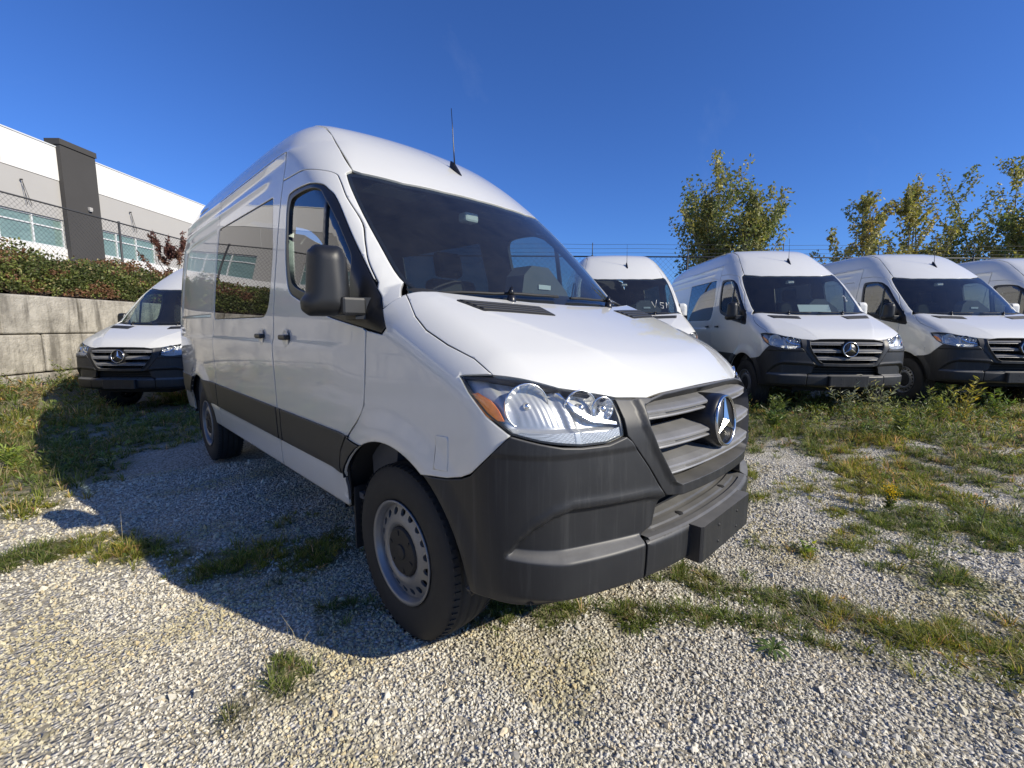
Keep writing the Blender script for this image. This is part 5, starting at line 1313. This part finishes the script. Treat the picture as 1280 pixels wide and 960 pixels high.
# block with lifting groove on the face
blk.location = (.75, 0, 1.93-.375)
rw = np.random.default_rng(3); first = True
for r in range(3):
    for k in range(-16, 17):
        if r == 0 and k == 0 and first: first = False; continue
        o = blk.copy(); COL.objects.link(o); o.location = (1.5*k+.75+(0 if r != 1 else .72)+rw.normal()*.004, rw.normal()*.008, 1.93-.375-.752*r+rw.normal()*.003)
        o.rotation_euler = (rw.normal()*.004, rw.normal()*.002, rw.normal()*.006+(math.pi*0))
# planted bank behind the wall
def strip_mesh(name, prof, d0, d1, step, mat, kind=None, amp=.05):
    ds = np.arange(d0, d1+step, step); V = []; rg = np.random.default_rng(5)
    for d in ds:
        for (l, z) in prof: V.append(w2(l+rg.normal()*amp*.3, d, z+rg.normal()*amp))
    m = len(prof); F = [(i*m+j, (i+1)*m+j, (i+1)*m+j+1, i*m+j+1) for i in range(len(ds)-1) for j in range(m-1)]
    me = mesh_np(name, V, F, True); o = link(name, me, mat)
    if kind: tag(o, kind=kind)
    return o
M['soil'] = concrete_mat('bank_soil', (.10, .07, .045), (.20, .14, .09), .5, 3)
strip_mesh('planted_bank', [(9.95, .6), (9.97, 1.90), (10.3, 2.0), (11.5, 2.3), (12.5, 2.45), (19.4, 3.0), (19.95, 3.3)], -14, 60, .5, M['soil'], 'structure')
# hedge
def make_hedge():
    rg = np.random.default_rng(41); n = 112000
    d = 1.0+rg.random(n)**1.1*28; l = 9.9+rg.random(n)*1.9
    top = 2.95+.16*(vnoise(d, l, .8, 51)-.5)*2+.10*(vnoise(d, l, .25, 52)-.5)*2; f = np.clip((l-9.85)/.55, 0, 1)**.6
    zt = 2.0+(top-2.0)*f; z = zt-.35*rg.random(n)**1.8*(zt-2.0+.2); face = rg.random(n) < .5; l = np.where(face, 9.86+.30*rg.random(n), l); z = np.where(face, 1.93+(.15+rg.random(n))*.9*(np.interp(l, [9.86, 10.16], [.55, 1.0])), z); z = np.minimum(z, top+.05); l = l+.06*rg.normal(size=n)
    # more leaves hanging on the face
    P = np.stack([CAMP[0]+LH[0]*l+FH[0]*d, CAMP[1]+LH[1]*l+FH[1]*d, z], 1); D = rg.normal(size=(n, 3)); D[:, :2] += -LH*.7; D[:, 2] += .3
    t = vnoise(d*1.0, z*2+l, .45, 53)+.25*(rg.random(n)-.5)
    # brighter green in places, dark red and brown in others (more red further along)
    col = np.where((t > .5)[:, None], np.array([[.20, .23, .065]]), np.array([[.09, .11, .035]]))
    red = t+.045*(d-10)*.5 > .66; col[red] = np.array([.19, .10, .055]); br = rg.random(n) < .08; col[br] = np.array([.30, .25, .12])
    col = col*(.55+.9*rg.random((n, 1)))
    V, F, C_ = leaves(P, D, .045+.045*rg.random(n), .030+.02*rg.random(n), col, rg)
    h = empty('hedge', w2(10.8, 10, 2.0)); tag(h, 'clipped leafy green and reddish hedge along the top of the block wall', 'hedge')
    o = tag(col_mesh('foliage', V, F, C_, M['leaf'], None), kind='stuff'); o.parent = h; o.matrix_parent_inverse = Matrix.Translation(w2(10.8, 10, 2.0)).inverted()
    ds = np.arange(.5, 32, .3); prof = [(10.0, 1.95), (10.12, 2.45), (10.45, 2.72), (11.0, 2.78), (11.6, 2.75), (11.8, 2.2)]; V = []
    for d_ in ds:
        for (l_, z_) in prof: V.append(w2(l_+rg.normal()*.05, d_, z_+rg.normal()*.05))
    m = len(prof); F = [(i*m+j, (i+1)*m+j, (i+1)*m+j+1, i*m+j+1) for i in range(len(ds)-1) for j in range(m-1)]
    o = link('branch_mass', mesh_np('branch_mass', V, F, True), M['twig']); tag(o, kind='stuff'); o.parent = h; o.matrix_parent_inverse = Matrix.Translation(w2(10.8, 10, 2.0)).inverted()
    # bare stems poking out at the foot
    b = MB()
    for i in range(140):
        d_ = 6+rg.random()*16; p = w2(9.95+rg.random()*.25, d_, 1.93); q = w2(9.85+rg.random()*.7, d_+rg.normal()*.25, 2.25+rg.random()*.5); b.tube([p, q], [.009, .004], 4, False)
    o = b.build('stems', M['twig'], None, fix=False); tag(o, kind='stuff'); o.parent = h; o.matrix_parent_inverse = Matrix.Translation(w2(10.8, 10, 2.0)).inverted()
M['twig'] = simple('twig', (.045, .030, .020), .9, nscale=6, namp=.5)
M['bark'] = simple('bark', (.20, .18, .15), .85, nscale=20, namp=.4, bstr=.4, bscale=40)
make_hedge()
def small_tree(name, base, h, rad, n, label, cat, seed, cols, leafsz, stems=4, spread=.35, clump=90, group=None, lean=0., upr=.8, twist=.4):
    """multi stem tree: stems, upswept branches, leaves in tufts along the branches"""
    rg = np.random.default_rng(seed); root = empty(name, base); tag(root, label, cat, group); tr = MB(); tips = []
    for s in range(stems):
        a = 2*math.pi*s/stems+rg.random()*.9; sp = rad*spread*(.35+.9*rg.random()); hh = h*(.55+.42*rg.random()) if s else h
        pts = [(math.cos(a)*sp*t**1.15+.05*rg.normal()*t, math.sin(a)*sp*t**1.15+.05*rg.normal()*t, hh*t) for t in np.linspace(0, 1, 9)]
        tr.tube(pts, [max(.012, .055*(h/6)*(1-.93*k/8)) for k in range(9)], 6)
        for k in range(int(17*h/6)):
            t = .22+.76*rg.random(); q = min(7, int(t*8)); p = np.array(pts[q])+(np.array(pts[q+1])-np.array(pts[q]))*(t*8-q); b = rg.random()*2*math.pi
            L = rad*(.30+.65*rg.random())*(1.15-t)**.65; e = p+np.array([math.cos(b)*L, math.sin(b)*L, L*(upr+.5*rg.random())]); mid = (p+e)/2+np.array([math.cos(b), math.sin(b), -.6])*L*.10
            tr.tube([p, mid, e], [.016, .009, .004], 4, False); tips.append((p, mid, e))
        tips.append((np.array(pts[5]), np.array(pts[7]), np.array(pts[8]))); tips.append((np.array(pts[6]), np.array(pts[7]), np.array(pts[8])+np.array([0, 0, .25])))
    tr.build('trunk', M['bark'], root, fix=False); nt_ = len(tips); T = np.array([[a, b, c] for a, b, c in tips]); i = rg.integers(0, nt_, n); u = rg.random(n)**.8
    P = np.where((u < .5)[:, None], T[i, 0]+(T[i, 1]-T[i, 0])*(u*2)[:, None], T[i, 1]+(T[i, 2]-T[i, 1])*((u-.5)*2)[:, None]); P = P+rg.normal(size=(n, 3))*.075*(rad/2.2)
    ok = P[:, 2] > h*.10; P = P[ok]; n = len(P); D = rg.normal(size=(n, 3)); D[:, 2] -= .5
    bt = rg.random(nt_); t = bt[i[ok]]*.6+.4*rg.random(n); ca = np.array(cols); idx = np.minimum((t*len(ca)).astype(int), len(ca)-1); col = ca[idx]*(.6+.8*rg.random((n, 1)))
    V, F, C_ = leaves(P, D, leafsz*(.7+.6*rg.random(n)), leafsz*.62*(.7+.5*rg.random(n)), col, rg); tag(col_mesh('crown', V, F, C_, M['leaf'], root), kind='stuff'); return root
small_tree('red_leaf_shrub', w2(11.2, 15.0, 2.2), 2.0, .80, 2600, 'small red brown leafed shrub rising above the hedge beside the wall', 'shrub', 8, [(.11, .05, .045), (.16, .075, .06), (.20, .11, .07)], .085, stems=3, spread=.5)
# chain link fence on the left
def fence(name, label, A, B, z0, z1, post_step, phase, nbarb=0, mesh_step=.085, wire=.0031, ang=0.0):
    A = np.array(A); B = np.array(B); Ln = np.linalg.norm(B-A); u = (B-A)/Ln; root = empty(name, (float(A[0]), float(A[1]), z0)); tag(root, label, 'fence')
    def pt(s, z): return (float(u[0]*s), float(u[1]*s), z-z0)
    k = phase
    while k < Ln:
        b = MB(); b.tube([pt(k, z0-.3), pt(k, z1+.02)], .030, 8); b.lathe([(0, .05), (.025, .045), (.036, .02), (.036, 0)], 10, axis='z', cen=pt(k, z1)); b.build('fence_post', M['galv'], root)
        if nbarb: b = MB(); b.tube([pt(k, z1), pt(k+.0, z1+.42)], .014, 6); b.build('barb_arm', M['galv'], root)
        k += post_step
    b = MB(); b.tube([pt(0, z1), pt(Ln, z1)], .021, 8); b.build('top_rail', M['galv'], root)
    for j in range(nbarb):
        b = MB(); b.tube([pt(s, z1+.12+.13*j-.015*math.sin(s*math.pi/post_step)**2) for s in np.arange(0, Ln, post_step/4)], .0045, 4, False); b.build('barbed_wire', M['galv'], root, fix=False)
    H = z1-z0; V = []; F = []; nrm = np.array([-u[1], u[0]])
    for sg in (1, -1):
        for c in np.arange(-H if sg > 0 else 0, Ln if sg > 0 else Ln+H, mesh_step*1.414):
            s0, s1 = c, c+sg*H; za, zb = z0, z1
            if min(s0, s1) < 0 or max(s0, s1) > Ln: continue
            b0 = len(V); w = wire
            for (s, z) in ((s0, za), (s1, zb)):
                for (o1, o2) in ((w, 0), (-w*.5, w*.87), (-w*.5, -w*.87)): V.append((u[0]*(s+o2*.7)+nrm[0]*(o1+sg*.002), u[1]*(s+o2*.7)+nrm[1]*(o1+sg*.002), z-z0-sg*o2*.7))
            F += [(b0, b0+1, b0+4, b0+3), (b0+1, b0+2, b0+5, b0+4), (b0+2, b0, b0+3, b0+5)]
    me = mesh_np('chain_link', V, F, False); tag(link('chain_link', me, M['galv'], root), kind='stuff'); return root
M['galv'] = simple('dark_fence_metal', (.06, .062, .065), .55, .5)
fence('chain_link_fence', 'dark chain link fence running behind the hedge in front of the warehouse', w2(11.8, 2.9)[:2], w2(11.8, 31)[:2], 2.3, 4.40, 3.65, .05)
fence('chain_link_fence', 'distant chain link fence topped with barbed wire behind the row of vans', w2(8, 14.5)[:2], w2(-30, 14.5)[:2], .4, 3.58, 3.0, .45+1.06, 3, .12, .003)
# ---- warehouse
def flat_mat(name, a, amp=.06, sc=.6, rough=.85):
    m, nt, out = nmat(name); p = pr(nt, a, rough, 0, .25); g = nt.nodes.new('ShaderNodeNewGeometry'); n = noise(nt, sc, 6, .6, g.outputs['Position']); n2 = noise(nt, 25, 4, .6, g.outputs['Position'])
    c = mixc(nt, n.outputs['Fac'], tuple(x*(1-amp) for x in a), tuple(min(1, x*(1+amp)) for x in a)); nt.links.new(c, p.inputs['Base Color']); bump(nt, n2.outputs['Fac'], .15, .01, p); nt.links.new(p.outputs[0], out.inputs['Surface']); return m
M['bwhite'] = flat_mat('white_render', (.72, .71, .68)); M['bgrey'] = flat_mat('pale_grey_render', (.40, .39, .37)); M['bdark'] = flat_mat('charcoal_render', (.062, .060, .058), .15)
M['wframe'] = simple('window_frame_white', (.62, .64, .64), .5); M['teal'] = None
def teal():
    m, nt, out = nmat('green_tinted_glass'); p = pr(nt, (.16, .30, .27), .08, 0, .8); g = nt.nodes.new('ShaderNodeNewGeometry'); mp_ = nt.nodes.new('ShaderNodeMapping'); mp_.inputs['Scale'].default_value = (.8, .8, 9)
    nt.links.new(g.outputs['Position'], mp_.inputs['Vector']); n = noise(nt, 1.5, 3, .5, mp_.outputs['Vector']); c = mixc(nt, n.outputs['Fac'], (.10, .17, .155), (.26, .36, .33)); nt.links.new(c, p.inputs['Base Color']); nt.links.new(p.outputs[0], out.inputs['Surface']); return m
M['teal'] = teal()
BL = 20.0
bld = empty('warehouse', w2(BL, 0, 0), ANG); tag(bld, 'long white and grey warehouse with green tinted windows beyond the fence', 'building')
# local axes: x along the facade (d), y away from the yard
def facade(d0, d1, z0, z1, mat, holes=(), name='wall_panel', y0=0., th=.3):
    xs = sorted({d0, d1, *[h[0] for h in holes], *[h[1] for h in holes]}); zs = sorted({z0, z1, *[h[2] for h in holes], *[h[3] for h in holes]})
    b = MB()
    for i in range(len(xs)-1):
        for j in range(len(zs)-1):
            cx, cz = (xs[i]+xs[i+1])/2, (zs[j]+zs[j+1])/2
            if any(h[0] < cx < h[1] and h[2] < cz < h[3] for h in holes): continue
            b.box(xs[i], xs[i+1], y0, y0+th, zs[j], zs[j+1])
    bm = bmesh.new(); me = bpy.data.meshes.new(name); me.from_pydata(b.V, [], b.F); bm.from_mesh(me); bmesh.ops.remove_doubles(bm, verts=bm.verts, dist=1e-4)
    # drop inner faces shared by neighbouring boxes
    seen = {}
    for f in bm.faces: seen.setdefault(tuple(sorted(v.index for v in f.verts)), []).append(f)
    bmesh.ops.delete(bm, geom=[f for l in seen.values() if len(l) > 1 for f in l], context='FACES_ONLY'); bmesh.ops.recalc_face_normals(bm, faces=bm.faces); bm.to_mesh(me); bm.free()
    return link(name, me, mat, bld)
wins = []
for (a, b_) in ((14.25, 20.67), (22.2, 25.8), (28.2, 34.5), (37, 43), (46, 52), (6, 12), (-4, 2)): wins.append((a, b_, 4.75, 5.98))
for k in range(-2, 9):
    d0 = -14.0+7.2*(k+1)-3.6; d1 = d0+7.2
    hs_ = [(max(w[0], d0), min(w[1], d1), w[2], w[3]) for w in wins if w[1] > d0 and w[0] < d1]
    facade(d0+.008, d1-.008, 1.5, 7.65, M['bgrey'], hs_)
    facade(d0+.008, d1-.008, 7.65, 9.05, M['bwhite'], (), y0=-.03, th=.36)
facade(-18, 62, 1.5, 4.75-.01, M['bwhite'], (), 'base_course', y0=-.035, th=.03)
for (a, b_, z0, z1) in wins:
    n = max(3, int(round((b_-a)/1.27))); stp = (b_-a)/n; wdw = empty('window', ((a+b_)/2, .12, (z0+z1)/2), 0, bld)
    mbx = lambda x0, x1, y0, y1, z0_, z1_: MB().box(x0-(a+b_)/2, x1-(a+b_)/2, y0, y1, z0_-(z0+z1)/2, z1_-(z0+z1)/2)
    for k in range(n+1): mbx(a+stp*k-.03 if k else a, a+stp*k+.03 if k < n else b_, -.06, .06, z0, z1).build('mullion', M['wframe'], wdw)
    for z in (z0, 5.55, z1-.06):
        for k in range(n): mbx(a+stp*k+.03, a+stp*(k+1)-.03, -.05, .05, z, z+.055).build('transom', M['wframe'], wdw)
    for k in range(n):
        mbx(a+stp*k+.03, a+stp*(k+1)-.03, -.005, .005, z0+.055, 5.55).build('pane', M['teal'], wdw); mbx(a+stp*k+.03, a+stp*(k+1)-.03, -.005, .005, 5.605, z1-.06).build('pane', M['teal'], wdw)
MB().box(-18, 62, .34, 30, 8.6, 8.75).build('roof', M['bgrey'], bld); MB().box(-18, 62, -.06, .36, 9.05, 9.10).build('parapet_cap', M['wframe'], bld)
MB().box(-18, 62, 29.7, 30, 1.5, 8.6).build('back_wall', M['bgrey'], bld); MB().box(-18.3, -18.02, 0, 30, 1.5, 9.0).build('end_wall', M['bgrey'], bld); MB().box(62.02, 62.3, 0, 30, 1.5, 9.0).build('end_wall', M['bgrey'], bld)
MB().box(20.66, 22.34, -.22, -.04, 1.5, 9.18).build('pilaster', M['bdark'], bld); MB().box(20.62, 22.38, -.27, .40, 9.18, 9.42).build('pilaster_cap', M['bdark'], bld)
lm_ = empty('wall_lamp', (21.75, -.22, 6.72), 0, bld); MB().box(-.08, .08, -.12, 0, -.08, .08, .02).build('lamp_housing', M['bgrey'], lm_); MB().box(-.06, .06, -.10, -.02, -.10, -.08).build('lamp_glass', M['wframe'], lm_)
for dx in (19.02, 24.25):
    cb = empty('wall_bracket', (dx, -.04, 7.2), 0, bld); MB().box(-.025, .025, -.09, 0, -.03, .03, .005).build('bracket_plate', M['bdark'], cb)
    for s in (.12, .30): b = MB(); b.tube([(0, -.08, -.05), (s, -.05, -.95)], .012, 4); b.build('stay_wire', M['galv'], cb)
# ------------------------------------------------------------------ trees behind the right fence
TC = [(.13, .16, .055), (.19, .21, .075), (.27, .25, .09), (.38, .33, .10), (.34, .25, .10)]
small_tree('poplar_tree', w2(-8.2, 18, .3), 7.5, 2.6, 17000, 'tallest poplar clump with green and yellow leaves behind the nearest row van', 'tree', 31, TC[:4], .14, stems=9, spread=.72, group='poplars behind the far fence', upr=1.0)
small_tree('poplar_tree', w2(-13.7, 18, .3), 6.1, 1.9, 8500, 'shorter yellowing poplar left of the pair at the right', 'tree', 32, TC[1:], .14, stems=6, spread=.7, group='poplars behind the far fence', upr=1.0)
small_tree('poplar_tree', w2(-16.2, 18.4, .3), 7.1, 1.5, 6500, 'sparse windblown poplar between the yellow one and the one at the edge', 'tree', 33, TC[1:], .14, stems=5, spread=.6, group='poplars behind the far fence', upr=1.0)
small_tree('poplar_tree', w2(-19.4, 18, .3), 7.9, 2.4, 11500, 'green poplar cut by the right edge of the frame', 'tree', 34, TC[:4], .14, stems=7, spread=.75, group='poplars behind the far fence', upr=1.0)
